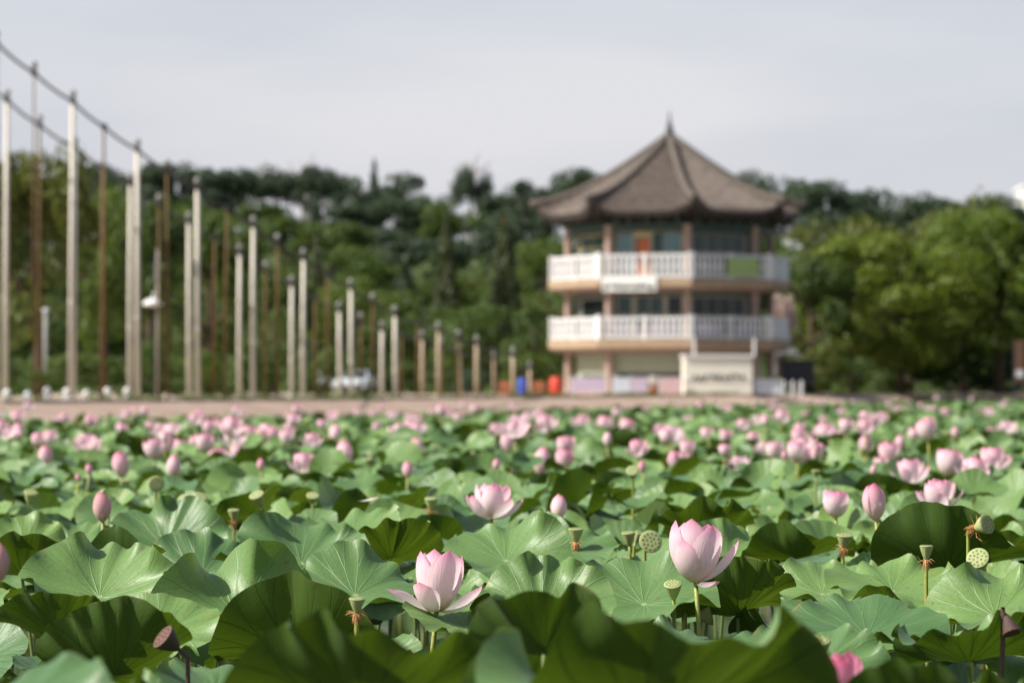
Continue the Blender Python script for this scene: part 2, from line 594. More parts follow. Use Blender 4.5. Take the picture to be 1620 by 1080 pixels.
M['f_white'] = mat_foliage('blossom_white', (0.66, 0.62, 0.58), (0.78, 0.75, 0.7), (0.5, 0.45, 0.4), 0.2)

# ------------------------------------------------------------------ pond, bank, hill
TOPLINE = [(-60.0, -60.0), (-13.9, 85.0), (1.35, 133.0), (10.0, 160.0), (17.9, 171.0), (24.0, 196.0), (120.0, 208.0)]
SHORE = [(-56.5, -61.0), (-10.6, 84.0), (4.2, 130.6), (12.6, 156.0), (20.6, 167.0), (26.0, 193.0), (120.0, 205.0)]
sx_ = [p[0] for p in SHORE]
sy_ = [p[1] for p in SHORE]


def shore_y(x):
    return float(np.interp(x, sx_, sy_))


BANK = 1.2
o = obj('ground', mesh('ground', [(-3000, -600, -0.6), (3000, -600, -0.6), (3000, 3500, -0.6), (-3000, 3500, -0.6)], [(0, 1, 2, 3)], M['mud']))
tag(o, kind='structure')
o = obj('pond_water', mesh('pond_water', [(-140, -60, 0), (160, -60, 0), (160, 215, 0), (-140, 215, 0)], [(0, 1, 2, 3)], M['water']))
tag(o, kind='structure')
# paved bank: a raised sheet along the shore
V, Fc = [], []
for x, y in TOPLINE:
    V += [(x, y, BANK), (x - 14.0 if x < 20 else x, y + 110, BANK)]
V = [(-400, -60, BANK), (-400, 240, BANK)] + V + [(900, 225, BANK), (900, 330, BANK)]
for i in range(len(V) // 2 - 1):
    Fc.append((2 * i, 2 * i + 2, 2 * i + 3, 2 * i + 1))
o = obj('bank_pavement', mesh('bank_pavement', V, Fc, M['paving']))
tag(o, kind='structure')
# far land behind the bank, running on to the horizon
V, Fc = [], []
NX, NY = 60, 46
for j in range(NY):
    Y = 205 + (j / (NY - 1)) ** 1.6 * 700
    for i in range(NX):
        X = -420 + 900 * i / (NX - 1)
        s = min(max((Y - 232) / 118, 0), 1)
        s = s * s * (3 - 2 * s)
        px = X / max(Y, 1) * F + 810
        top = float(np.interp(px, [-2000, 0, 560, 760, 1100, 1500, 2000, 4000], [16.5, 17, 17.5, 16, 15.5, 14.0, 12, 10]))
        z = 1.15 + (top - 1.15) * s
        if Y > 370:
            z -= min((Y - 370) * 0.05, 14)
        z += s * 0.9 * math.sin(X * 0.09 + Y * 0.05) * math.cos(Y * 0.07 - X * 0.03)
        V.append((X, Y, z))
for j in range(NY - 1):
    for i in range(NX - 1):
        Fc.append((j * NX + i, j * NX + i + 1, (j + 1) * NX + i + 1, (j + 1) * NX + i))
hillV = np.array(V).reshape(NY, NX, 3)
o = obj('hill', mesh('hill', V, Fc, M['soil'], True))
tag(o, kind='structure')


def ground_z(X, Y):
    if Y < 206:
        return BANK
    fi = (X + 420) / 900 * (NX - 1)
    fj = ((Y - 205) / 700) ** (1 / 1.6) * (NY - 1)
    i, j = int(min(max(fi, 0), NX - 2)), int(min(max(fj, 0), NY - 2))
    a, b = fi - i, fj - j
    z = hillV[..., 2]
    return max(BANK if Y < 245 else -9, (z[j, i] * (1 - a) + z[j, i + 1] * a) * (1 - b) + (z[j + 1, i] * (1 - a) + z[j + 1, i + 1] * a) * b)


# sloping stone embankment between the bank and the water, coping stones along its top
wall = thing('stone_embankment', 'low sloping beige stone embankment along the far pond edge', 'embankment', (0, 0, 0))
cope_len = 1.6
cope_mesh = MB().box((0, 0, 0), (cope_len - 0.03, 0.46, 0.16)).mesh('coping_stone', M['coping'])
V, Fc = [], []
for (x, y_), (x2, y2) in zip(TOPLINE, SHORE):
    V += [(x, y_, BANK + .01), (x * .5 + x2 * .5, y_ * .5 + y2 * .5, .82), (x2, y2, .30), (x2 + .3, y2 - .6, -.4)]
for i in range(len(TOPLINE) - 1):
    for k in range(3):
        a = 4 * i + k
        Fc.append((a, a + 1, a + 5, a + 4))
obj('paved_slope', mesh('paved_slope', V, Fc, M['wall']), wall)
for k in range(1, len(TOPLINE) - 2):
    a, b = Vector(TOPLINE[k] + (0,)), Vector(TOPLINE[k + 1] + (0,))
    d = (b - a)
    ln = d.length
    d.normalize()
    for q in range(int(ln / cope_len) + 1):
        sq = (q + 0.5) * cope_len
        if sq > ln:
            break
        c = a + d * sq
        obj('coping_stone', cope_mesh, wall, Matrix.Translation((c.x, c.y, BANK - 0.045 + rnd.uniform(-.006, .006))) @ Matrix.Rotation(math.atan2(d.y, d.x) + rnd.uniform(-.004, .004), 4, 'Z'))


# ------------------------------------------------------------------ lotus leaves
def leaf_mesh(name, nr=10, ntn=56, seed=0, cup=0.25, wave=0.12, k0=2, ph=None, rimw=0.035, fold=None, front=0.0, power=1.6, pleat=0.0):
    """a peltate leaf of radius 1; front > 0 lifts the -Y half, front < 0 the +Y half"""
    g = np.random.default_rng(seed)
    th = np.linspace(0, 2 * math.pi, ntn, endpoint=False)
    amp = np.zeros(ntn)
    for k, a in ((k0, 1.0), (k0 + 1, 0.75), (k0 + 2, 0.45)):
        amp += a * np.cos(k * th + g.uniform(0, 6.28)) * g.uniform(0.6, 1.1)
    rim = np.zeros(ntn)
    for k in (6, 8, 11, 15):
        rim += np.cos(k * th + g.uniform(0, 6.28)) * g.uniform(0.5, 1.0) * (1 + .6 * np.cos(th + g.uniform(0, 6.28)))
    lift = np.clip(-np.sin(th), 0, 1) if front >= 0 else np.clip(np.sin(th), 0, 1)
    cupv = cup + abs(front) * lift
    outl = 1 + 0.03 * np.cos(2 * th + g.uniform(0, 6)) + 0.025 * np.cos(5 * th + g.uniform(0, 6)) + 0.014 * np.cos(11 * th + g.uniform(0, 6))
    for q_ in range(3):      # nicks and tears in the rim
        d_ = (th - g.uniform(0, 6.28) + math.pi) % (2 * math.pi) - math.pi
        outl = outl - g.uniform(.03, .13) * np.exp(-(d_ / g.uniform(.04, .12)) ** 2)
    crump = np.zeros(ntn)
    for k in (4, 5, 7):
        crump += np.cos(k * th + g.uniform(0, 6.28)) * g.uniform(.5, 1)
    rr = np.linspace(0, 1, nr + 1)[1:]
    rr = 1 - (1 - rr) ** 1.15
    zf = lambda r: cupv * r ** power + wave * amp * r ** 2.4 + rimw * rim * r ** 5 + .022 * crump * r ** 1.3 * math.cos(r * 5.0 + seed) + pleat * r * np.cos(20 * th + .6 * np.sin(3 * th + seed)) - 0.05 * (1 - r) ** 3
    V = [(0, 0, float(-0.05))]
    UV = [(0.5, 0.5)]
    ro, zo, ho = 0.0, np.full(ntn, -0.05), np.zeros(ntn)
    for r in rr:
        z = zf(r)
        dr = (r - ro) * outl
        dz = (z - zo)
        dh = np.sqrt(np.maximum(dr ** 2 - dz ** 2, (dr * 0.25) ** 2))
        dz = np.clip(dz, -dr, dr)
        ho = ho + dh
        zo2 = (zo if ro == 0 else zacc) + dz
        zacc = zo2
        ro, zo = r, z
        for a, h, zz in zip(th, ho, zacc):
            V.append((h * math.cos(a), h * math.sin(a), zz))
            UV.append((0.5 + 0.5 * r * math.cos(a), 0.5 + 0.5 * r * math.sin(a)))
    Fc = [(0, 1 + k, 1 + (k + 1) % ntn) for k in range(ntn)]
    for i in range(nr - 1):
        for k in range(ntn):
            a, b = 1 + i * ntn, 1 + (i + 1) * ntn
            Fc.append((a + k, b + k, b + (k + 1) % ntn, a + (k + 1) % ntn))
    return V, Fc, UV


def leaf_obj_mesh(name, **kw):
    V, Fc, UV = leaf_mesh(name, **kw)
    return mesh(name, V, Fc, M['leaf'], True, UV)


def stalk(parent, top, foot, r0, r1, mat, name='stalk', bend=0.04, n=7, seed=0):
    """a tube in the parent's space from its foot up to `top`"""
    g = random.Random(seed)
    top, foot = Vector(top), Vector(foot)
    side = Vector((g.uniform(-1, 1), g.uniform(-1, 1), 0)) * bend
    P = []
    for i in range(n + 1):
        s = i / n
        P.append(foot.lerp(top, s) + side * math.sin(math.pi * s))
    return MB().tube(P, [r0 + (r1 - r0) * i / n for i in range(n + 1)], 7).build(name, mat, parent, smooth=True)


def place_leaf(c, rad, tilt, az, spin, me, label, group=None, seed=0):
    """c: point where the stalk meets the blade. tilt/az: the blade's axis leans by tilt towards azimuth az
    (az 0 = towards the camera, 90 = to the right)"""
    base = thing('lotus_leaf', label, 'lotus leaf', (c.x, c.y, 0), 0, group)
    axis = Vector((math.sin(R_(az)) * math.sin(R_(tilt)), -math.cos(R_(az)) * math.sin(R_(tilt)), math.cos(R_(tilt))))
    Q = Vector((0, 0, 1)).rotation_difference(axis).to_matrix().to_4x4()
    obj('blade', me, base, Matrix.Translation((0, 0, c.z)) @ Q @ Matrix.Rotation(spin, 4, 'Z') @ Matrix.Scale(rad, 4))
    g = random.Random(seed)
    stalk(base, Vector((0, 0, c.z - 0.05 * rad)) - axis * 0.012, (g.uniform(-.09, .09), g.uniform(-.09, .09), -0.15), 0.0075, 0.006, M['stalk'], seed=seed)
    return base


# the leaves one can point to: pixel of the stalk joint, distance, radius, lean, azimuth, mesh settings, label
U = dict
HERO = [
    # nearest, out of focus
    (575, 1118, 6.1, .29, -17, 4, U(seed=1, raw=1, cup=.16, wave=.13, front=.14), 'blurred dark lotus leaf rising at the bottom edge, below the open pink flower'),
    (1020, 1132, 5.7, .36, -17, 6, U(seed=22, raw=1, cup=.14, wave=.22, k0=3, front=.14), 'widest blurred dark lotus leaf at the bottom edge with two humps'),
    (862, 1020, 7.2, .19, -26, -8, U(seed=9, raw=1, cup=.22, wave=.22, front=.2), 'blurred lotus leaf with one hump behind the widest dark leaf'),
    (0, 1128, 5.4, .22, 16, -20, U(seed=14, cup=.15, wave=.06), 'blurred pale grey-green lotus leaf in the bottom left corner'),
    (120, 1130, 6.4, .26, -14, 20, U(seed=15, cup=.2, wave=.08), 'dark blurred lotus leaf between the corner leaf and the ribbed fan-shaped leaf'),
    (1480, 1150, 6.4, .27, -20, -10, U(seed=16, cup=.25, wave=.08, front=.2), 'dark lotus leaf cut by the bottom edge towards the right corner'),
    # left
    (180, 1064, 8.7, .235, -40, 22, U(seed=31, raw=1, cup=.30, wave=.10, front=.30, rimw=.045), 'fan-shaped ribbed lotus leaf seen from below, left of the dark dry pod'),
    (88, 1004, 9.0, .18, -30, -20, U(seed=12, raw=1, cup=.2, wave=.16, front=.2), 'small curled lotus leaf seen from below at the left edge'),
    (158, 938, 10.2, .285, 26, 0, U(seed=4, cup=.28, wave=.11, front=-.28), 'pale crinkled lotus leaf right behind the ribbed fan-shaped leaf'),
    (372, 966, 9.9, .265, 34, 2, U(seed=6, raw=1, cup=.10, wave=.24, front=-.30, k0=3), 'tall upright lotus leaf with two big lobes, left of the shadowed leaf'),
    (492, 1046, 9.3, .315, -24, -8, U(seed=7, raw=1, cup=.18, wave=.20, front=.2, rimw=.05), 'wide wavy lotus leaf seen from below under the pod with straw fringe'),
    (563, 935, 10.3, .28, 21, 14, U(seed=8, cup=.12, wave=.09), 'broad flat pale lotus leaf just left of the open pink flower'),
    (478, 886, 12.0, .31, 27, 20, U(seed=10, cup=.20, wave=.10, front=-.25), 'lotus leaf with a dark curved shadow behind the two-lobed leaf'),
    (618, 878, 12.4, .26, -28, 16, U(seed=11, cup=.26, wave=.15, front=.38), 'dark lotus leaf seen from below, behind the open flower with drooping petals'),
    (560, 842, 14.0, .27, 20, -10, U(seed=13, cup=.16, wave=.10), 'lotus leaf behind the dark wavy leaf, centre left'),
    (262, 862, 13.4, .31, 36, -6, U(seed=17, cup=.16, wave=.07, front=-.35), 'tall dark-ribbed lotus leaf standing upright right of the dull pink bud'),
    (36, 905, 11.6, .235, -24, 10, U(seed=18, cup=.26, wave=.10, front=.3), 'dark lotus leaf seen from below at the left edge, over the pale leaf'),
    (40, 868, 13.4, .25, 28, 16, U(seed=19, cup=.2, wave=.09), 'lit lotus leaf at the left edge above the dark one'),
    (118, 866, 13.8, .24, 26, -34, U(seed=20, cup=.22, wave=.10), 'lotus leaf half in shade left of the dull pink bud'),
    (320, 905, 12.2, .29, 22, 10, U(seed=26, cup=.14, wave=.09), 'smooth pale lotus leaf behind the two-lobed upright leaf'),
    (245, 1000, 9.6, .24, 16, 8, U(seed=27, cup=.18, wave=.09), 'low lotus leaf behind the dark dry pod'),
    (345, 1092, 8.4, .20, 20, 30, U(seed=28, cup=.2, wave=.1), 'small low lotus leaf right of the dark dry pod'),
    # centre
    (800, 882, 11.8, .29, 22, -14, U(seed=21, cup=.20, wave=.12, front=-.2), 'lotus leaf spreading below the pale cup-shaped flower'),
    (858, 968, 9.7, .255, 24, 10, U(seed=23, cup=.24, wave=.10, front=-.35), 'bowl-shaped lotus leaf, shaded inside, right of the open pink flower'),
    (1018, 950, 10.4, .275, 24, -16, U(seed=24, cup=.14, wave=.08, front=-.15), 'large smooth lotus leaf left of the tallest pink flower'),
    (740, 985, 9.6, .23, 14, 30, U(seed=25, cup=.2, wave=.1), 'shaded lotus leaf behind the stalk of the open pink flower'),
    (900, 868, 12.6, .24, 20, 20, U(seed=29, cup=.18, wave=.1), 'lotus leaf below the small closed bud at centre'),
    (1072, 1020, 9.4, .17, 22, -6, U(seed=30, raw=1, cup=-.12, wave=.10), 'small lotus leaf at the foot of the tallest pink flower'),
    (1215, 1030, 8.8, .15, 18, 20, U(seed=32, cup=-.08, wave=.06), 'small round lotus leaf below the ribbed leaf on a visible stalk'),
    (1166, 966, 10.6, .225, -26, 26, U(seed=33, raw=1, cup=.36, wave=.16, front=.16), 'ribbed funnel-shaped lotus leaf on a visible stalk right of the tallest flower'),
    (1232, 1000, 10.6, .19, -16, 30, U(seed=34, cup=.35, wave=.12, front=.2), 'yellow-green lotus leaf lit through behind the funnel-shaped leaf'),
    (1150, 884, 12.8, .235, 34, 10, U(seed=35, cup=.18, wave=.10, front=-.2), 'sunlit lotus leaf with wavy rim behind the tallest flower'),
    (1105, 848, 14.0, .31, -24, -4, U(seed=36, cup=.26, wave=.12, front=.35), 'broad dark lotus leaf seen from below behind the tallest flower'),
    (1258, 880, 12.6, .24, -24, 12, U(seed=37, cup=.28, wave=.12, front=.35), 'dark lotus leaf seen from below, left of the tall pink bud'),
    # right
    (1372, 1000, 9.3, .265, 17, -4, U(seed=38, cup=.10, wave=.10), 'largest pale lotus leaf at lower right with fine radiating veins'),
    (1574, 968, 10.0, .27, 21, -22, U(seed=39, cup=.14, wave=.12), 'folded pale lotus leaf at the right edge below the round pod'),
    (1500, 895, 11.4, .29, -24, -10, U(seed=40, raw=1, cup=.24, wave=.2, front=.2), 'wide dark lotus leaf seen from below behind the fringed pod'),
    (1590, 872, 12.6, .26, -16, -20, U(seed=41, cup=.26, wave=.1, front=.3), 'dark lotus leaf seen from below at the right edge'),
    (1412, 930, 11.0, .26, 18, 12, U(seed=42, cup=.14, wave=.08), 'lotus leaf beneath the tall pink bud, behind the largest pale leaf'),
    (1300, 935, 11.2, .24, 20, -14, U(seed=43, cup=.16, wave=.09), 'lotus leaf between the funnel-shaped leaf and the bud stalk'),
    (1530, 1040, 8.6, .25, -18, 18, U(seed=44, cup=.26, wave=.1, front=.3), 'low dark lotus leaf below the folded leaf at right'),
    (1290, 1050, 8.6, .23, 16, 12, U(seed=45, cup=.16, wave=.1), 'low lotus leaf below the largest pale leaf'),
    (1610, 1030, 8.8, .22, 20, -20, U(seed=46, cup=.16, wave=.1), 'low lotus leaf at the right edge near the corner'),
]
hero_px = []
for i, (px, py, D, rad, tilt, az, kw, lab) in enumerate(HERO):
    c = at(px, py, D)
    if not kw.pop('raw', False):
        kw['cup'] *= .75
        kw['front'] = kw.get('front', 0) * .6
        rad *= .92 if py > 900 else .86
        tilt = tilt * .66 if tilt < 0 else tilt * .95
        kw['wave'] *= 1.5
    kw.setdefault('rimw', .05)
    kw['pleat'] = .009
    me = leaf_obj_mesh('lotus_blade', nr=12, ntn=100, **kw)
    place_leaf(c, rad, tilt, az, 0.0, me, lab, None, seed=100 + i)
    hero_px.append((c.x, c.y, rad))

# random leaves: the 260 nearest are things, the rest one mass
VAR = [leaf_obj_mesh('lotus_blade', nr=9, ntn=44, seed=200 + i, cup=rnd.uniform(.0, .24), wave=rnd.uniform(.10, .21),
                     front=rnd.choice([0, 0, .14, -.14, .2])) for i in range(16)]
MIDV = [leaf_mesh('m', nr=4, ntn=22, seed=300 + i, cup=rnd.uniform(.0, .24), wave=rnd.uniform(.10, .21), rimw=.03,
                  front=rnd.choice([0, .14, -.14, .2])) for i in range(10)]
LOWV = [leaf_mesh('l', nr=2, ntn=11, seed=400 + i, cup=rnd.uniform(.0, .24), wave=rnd.uniform(.10, .21), rimw=0,
                  front=rnd.choice([0, .14, -.14, .2])) for i in range(8)]


def tilt_for(g, spread=21):
    t_ = abs(g.gauss(0, spread)) + 3
    return t_, (g.gauss(-35, 75) if g.random() < .8 else g.uniform(-180, 180))   # most blades lean towards the sun


cells = []
y = 7.5
g = random.Random(5)
while y < 204:
    dens = 11.5 if y < 24 else (8.0 if y < 50 else 4.6)
    step = 1 / math.sqrt(dens)
    half = 0.165 * y + (1.3 if y < 40 else 2.5)
    x = -half
    while x < half:
        X, Y = x + g.uniform(-.5, .5) * step * 1.1, y + g.uniform(-.5, .5) * step * 1.1
        if Y < shore_y(X) - (9.0 if shore_y(X) < 140 else 3.0):
            cells.append((X, Y))
        x += step
    y += step
near_leaves, mid, far = [], [], []
cand = sorted(cells, key=lambda c: c[1])
n_near = 0
for X, Y in cand:
    if Y < 11.8:
        # beneath the leaves above: a low second storey
        z = g.uniform(0.38, 0.66)
        if g.random() < 0.5:
            continue
        lab, grp = 'lotus leaf low in the shade under the nearest leaves', 'lotus leaves shaded beneath the front leaves'
    elif Y < 15.5:
        if any((X - hx) ** 2 + (Y - hy) ** 2 < (0.55 * hr + 0.06) ** 2 for hx, hy, hr in hero_px):
            continue
        z = 0.76 + g.gauss(0, .05)
        lab, grp = 'round lotus leaf among the slightly blurred leaves behind the front flowers', 'lotus leaves behind the front flowers'
    else:
        z = (0.76 if Y < 40 else 0.70 if Y < 62 else 0.60) + g.gauss(0, .085)
        lab, grp = 'round lotus leaf in the blurred middle of the pond', 'lotus leaves in the middle of the pond'
    rad = g.uniform(.12, .215) if Y < 50 else g.uniform(.14, .24)
    tl, az = tilt_for(g, 21 if Y < 15 else 28)
    inview = abs(X) < 0.166 * Y + 0.25
    if n_near < 257 and inview:
        place_leaf(Vector((X, Y, z)), rad, tl, az, g.uniform(0, 6.28), g.choice(VAR), lab, grp, seed=1000 + n_near)
        n_near += 1
    else:
        (mid if Y < 48 else far).append((X, Y, z, rad, tl, az))


def leaf_mass(name, items, variants, label):
    Vs, Fs, UVs, As, n = [], [], [], [], 0
    vv = [(np.array(v), f, np.array(u)) for v, f, u in variants]
    for X, Y, z, rad, tl, az in items:
        v, f, u = vv[g.randrange(len(vv))]
        axis = Vector((math.sin(R_(az)) * math.sin(R_(tl)), -math.cos(R_(az)) * math.sin(R_(tl)), math.cos(R_(tl))))
        Q = (Vector((0, 0, 1)).rotation_difference(axis).to_matrix() @ Matrix.Rotation(g.uniform(0, 6.28), 3, 'Z'))
        Qn = np.array(Q)
        Vs.append(v @ Qn.T * rad + np.array((X, Y, z)))
        Fs += [tuple(i + n for i in q) for q in f]
        UVs.append(u)
        As.append(np.full(len(v), g.random()))
        n += len(v)
    o = obj(name, mesh(name, np.concatenate(Vs), Fs, M['leaf'], True, np.concatenate(UVs), np.concatenate(As)))
    tag(o, label, 'lotus leaves', kind='stuff')


leaf_mass('lotus_leaves', mid, MIDV, 'mass of out-of-focus lotus leaves in the middle distance')
leaf_mass('lotus_leaves', far, LOWV, 'mass of tiny lotus leaves reaching to the far bank')


# ------------------------------------------------------------------ lotus flowers
def petal_mesh(Ln, W, phi0, phi1, rc=None, r0=0.04, nu=10, nv=8, tipcurl=0.0, p=1.0, twist=0.0):
    t_ = np.linspace(0, 1, nu + 1)
    phi = np.radians(phi0 + (phi1 - phi0) * t_ ** p)
    phi[-2:] += np.radians(tipcurl)
    ds = Ln / nu
    rho, z = [r0], [0.0]
    for i in range(nu):
        a = (phi[i] + phi[i + 1]) / 2
        rho.append(rho[-1] + math.cos(a) * ds)
        z.append(z[-1] + math.sin(a) * ds)
    V, UV = [], []
    for i, tt in enumerate(t_):
        if tt < 0.58:
            sh = 0.22 + 0.78 * math.sin(math.pi / 2 * tt / 0.58)
        else:
            sh = max(0.03, (1 - ((tt - 0.58) / 0.42) ** 2.3) ** 0.72)
        hw = W / 2 * sh
        R0 = rc if rc else max(rho[i] * 1.02, 0.07)
        for j in range(nv + 1):
            s = (j / nv * 2 - 1) * hw
            a = s / R0
            a = max(-2.4, min(2.4, a))
            inn = R0 * (1 - math.cos(a))
            V.append((rho[i] - math.sin(phi[i]) * inn, R0 * math.sin(a) + twist * tt * tt, z[i] + math.cos(phi[i]) * inn))
            UV.append((j / nv, tt))
    Fc = []
    for i in range(nu):
        for j in range(nv):
            a = i * (nv + 1) + j
            Fc.append((a, a + 1, a + nv + 2, a + nv + 1))
    return V, Fc, UV


# rings: (count, start angle, list of petal settings)
def ring(n, a0, **kw):
    return [(a0 + 360 / n * i, kw) for i in range(n)]


def jit(spec, seed, da=9, dphi=5):
    g = random.Random(seed)
    out = []
    for a, kw in spec:
        k = dict(kw)
        k['phi0'] += g.uniform(-dphi, dphi) * .6
        k['phi1'] += g.uniform(-dphi, dphi)
        k['Ln'] *= g.uniform(.95, 1.04)
        k['twist'] = g.uniform(-.03, .03)
        out.append((a + g.uniform(-da, da), k))
    return out


BUD = ring(4, 20, Ln=1.10, W=.66, phi0=36, phi1=139) + ring(3, 60, Ln=1.08, W=.55, phi0=42, phi1=134, r0=.03)
BUDF = ring(4, 10, Ln=1.10, W=.60, phi0=34, phi1=134) + ring(4, 50, Ln=1.10, W=.55, phi0=38, phi1=132, r0=.03)
CUP = ring(5, 15, Ln=1.10, W=.68, phi0=22, phi1=116, rc=.36) + ring(5, 50, Ln=1.10, W=.54, phi0=32, phi1=120, rc=.30) + ring(4, 20, Ln=1.0, W=.46, phi0=44, phi1=122)
OPEN = (ring(5, 200, Ln=1.02, W=.50, phi0=2, phi1=80, rc=.36) + ring(5, 15, Ln=1.08, W=.64, phi0=24, phi1=108, rc=.34)
        + ring(5, 50, Ln=1.06, W=.50, phi0=36, phi1=116, rc=.28) + ring(4, 0, Ln=.95, W=.42, phi0=48, phi1=120))
WIDE = (ring(6, 10, Ln=.95, W=.46, phi0=-4, phi1=50, rc=.36) + ring(6, 40, Ln=.98, W=.48, phi0=14, phi1=78, rc=.34)
        + ring(5, 15, Ln=.95, W=.46, phi0=32, phi1=102, rc=.3))
# azimuths count from +X towards +Y, the camera stands towards 270
FLOWER_A = ([(186, dict(Ln=.86, W=.56, phi0=2, phi1=44, rc=.22)), (236, dict(Ln=.74, W=.60, phi0=4, phi1=86, rc=.24)),
             (338, dict(Ln=.92, W=.50, phi0=-6, phi1=72, rc=.20))]
            + [(205, dict(Ln=1.06, W=.62, phi0=38, phi1=108, rc=.30)), (296, dict(Ln=1.12, W=.74, phi0=36, phi1=108, rc=.32)),
               (248, dict(Ln=1.06, W=.60, phi0=50, phi1=110, rc=.27)), (10, dict(Ln=1.04, W=.62, phi0=34, phi1=108, rc=.3)),
               (75, dict(Ln=1.02, W=.62, phi0=36, phi1=110, rc=.3)), (140, dict(Ln=1.02, W=.62, phi0=36, phi1=110, rc=.3))]
            + ring(3, 0, Ln=.92, W=.50, phi0=56, phi1=116))
FLOWER_B = ([(226, dict(Ln=.90, W=.70, phi0=18, phi1=106, rc=.34)), (345, dict(Ln=1.02, W=.50, phi0=14, phi1=86, rc=.24)),
             (318, dict(Ln=.46, W=.46, phi0=-38, phi1=60, rc=.3)), (294, dict(Ln=1.12, W=.62, phi0=30, phi1=102, rc=.30))]
            + [(248, dict(Ln=1.16, W=.62, phi0=36, phi1=108, rc=.30)), (196, dict(Ln=1.16, W=.62, phi0=24, phi1=116, rc=.32)),
               (130, dict(Ln=1.06, W=.62, phi0=30, phi1=114, rc=.32)), (60, dict(Ln=1.04, W=.62, phi0=34, phi1=112, rc=.3))]
            + ring(3, 10, Ln=.98, W=.5, phi0=52, phi1=116))
TYPES = {'bud': BUD, 'budf': BUDF, 'cup': CUP, 'open': OPEN, 'wide': WIDE, 'A': FLOWER_A, 'B': FLOWER_B}
CACHE = {}


def petals_for(kind, var):
    """[(azimuth, mesh)] of a flower kind"""
    key = (kind, var)
    if key not in CACHE:
        spec = TYPES[kind]
        if kind not in 'AB':
            spec = jit(spec, hash(kind) % 1000 * 0 + sum(map(ord, kind)) + var * 17)
        CACHE[key] = [(a, mesh('petal', *((lambda q: (q[0], q[1]))(P)), M['petal'], True, P[2])) for a, P in
                      ((a, petal_mesh(**kw)) for a, kw in spec)]
    return CACHE[key]


def blossom_mesh(kind, var):
    key = ('joined', kind, var)
    if key not in CACHE:
        Vs, Fs, Us, n = [], [], [], 0
        for a, kw in jit(TYPES[kind], 50 + var + len(kind) * 9):
            v, f, u = petal_mesh(nu=6, nv=4, **kw)
            v = np.array(v) @ np.array(Matrix.Rotation(R_(a), 3, 'Z')).T
            Vs.append(v)
            Fs += [tuple(i + n for i in q) for q in f]
            Us.append(np.array(u))
            n += len(v)
        CACHE[key] = mesh('petals', np.concatenate(Vs), Fs, M['petal'], True, np.concatenate(Us))
    return CACHE[key]


def stamen_mesh():
    if 'st' not in CACHE:
        b = MB()
        g_ = random.Random(3)
        for k in range(46):
            a, rr = g_.uniform(0, 6.28), g_.uniform(.08, .2)
            b.tube([(0.06 * math.cos(a), 0.06 * math.sin(a), .05), (rr * math.cos(a), rr * math.sin(a), g_.uniform(.24, .36))], .007, 3)
        CACHE['st'] = b.mesh('stamens', M['stamen_y'])
        CACHE['rc'] = MB().lathe([(.02, 0), (.05, .05), (.11, .2), (.12, .23), (.10, .245), (.02, .25)], 12).mesh('receptacle', M['pod'], True)
    return CACHE['st'], CACHE['rc']


LATER = []


fl_id = 0


def flower(px, py, hpx, kind, pink, label, group=None, D=None, tilt=None, az=None, spin=None, detail=True, dull=0.0, size=None, pos=None):
    global fl_id
    fl_id += 1
    g_ = random.Random(9000 + fl_id)
    if pos is None:
        D = D or 2750 / max(py - HZ, 12)
        size = size or hpx * D / F / (0.93 if kind.startswith('bud') else 0.98)
        c = at(px, py + hpx * 0.5, D)
    else:
        c = pos
    tilt = g_.uniform(0, 12) if tilt is None else tilt
    az = g_.uniform(0, 360) if az is None else az
    spin = g_.uniform(0, 360) if spin is None else spin
    base = thing('lotus_flower' if not kind.startswith('bud') else 'lotus_bud', label, 'lotus flower' if not kind.startswith('bud') else 'lotus bud', (c.x, c.y, 0), 0, group)
    axis = Vector((math.sin(R_(az)) * math.sin(R_(tilt)), -math.cos(R_(az)) * math.sin(R_(tilt)), math.cos(R_(tilt))))
    Q = Vector((0, 0, 1)).rotation_difference(axis).to_matrix().to_4x4()
    T = Matrix.Translation((0, 0, c.z)) @ Q @ Matrix.Rotation(R_(spin), 4, 'Z') @ Matrix.Scale(size, 4)
    colr = (pink, dull, 0, 1)
    if detail:
        for a, me in petals_for(kind, fl_id % 3):
            p = obj('petal', me, base, T @ Matrix.Rotation(R_(a), 4, 'Z'))
            p.color = (min(1, max(0, pink + g_.uniform(-.08, .08))), dull, 0, 1)
        if kind in ('open', 'wide', 'A', 'B'):
            s_, r_ = stamen_mesh()
            obj('stamens', s_, base, T)
            obj('receptacle', r_, base, T)
    else:
        p = obj('petals', blossom_mesh(kind, fl_id % 3), base, T)
        p.color = colr
    stalk(base, Vector((0, 0, c.z)) + axis * 0.03 * size, (g_.uniform(-.10, .10), g_.uniform(-.10, .10), -0.15), 0.0085, 0.0075 if size > .1 else .006, M['fstalk'], 'stalk', 0.03, 8, fl_id)
    return base


flower(691, 918, 98, 'A', .10, 'open pink lotus flower with three drooping outer petals, front centre', D=9.6, tilt=3, az=90, spin=0)
flower(1100, 872, 98, 'B', .12, 'tallest pink lotus flower in sharp focus, half open', D=10.2, tilt=4, az=60, spin=0)
flower(778, 791, 60, 'open', .05, 'pale cup-shaped lotus flower on a short stalk, centre', D=14.6, tilt=4, az=100, spin=30)
flower(883, 803, 40, 'bud', .35, 'closed pale pink bud right of the pale cup-shaped flower', D=14.0)
flower(1322, 796, 46, 'cup', .08, 'round pale pink flower left of the tall pointed bud', D=14.8)
flower(1386, 795, 57, 'bud', .50, 'tall pointed pink bud on a long bare stalk', D=13.0, tilt=6, az=-70)
flower(1487, 781, 52, 'open', .02, 'nearly white open flower right of the tall pointed bud', D=15.6)
flower(1500, 731, 46, 'cup', .12, 'rounded pink flower upper left of the right-hand cluster', D=22)
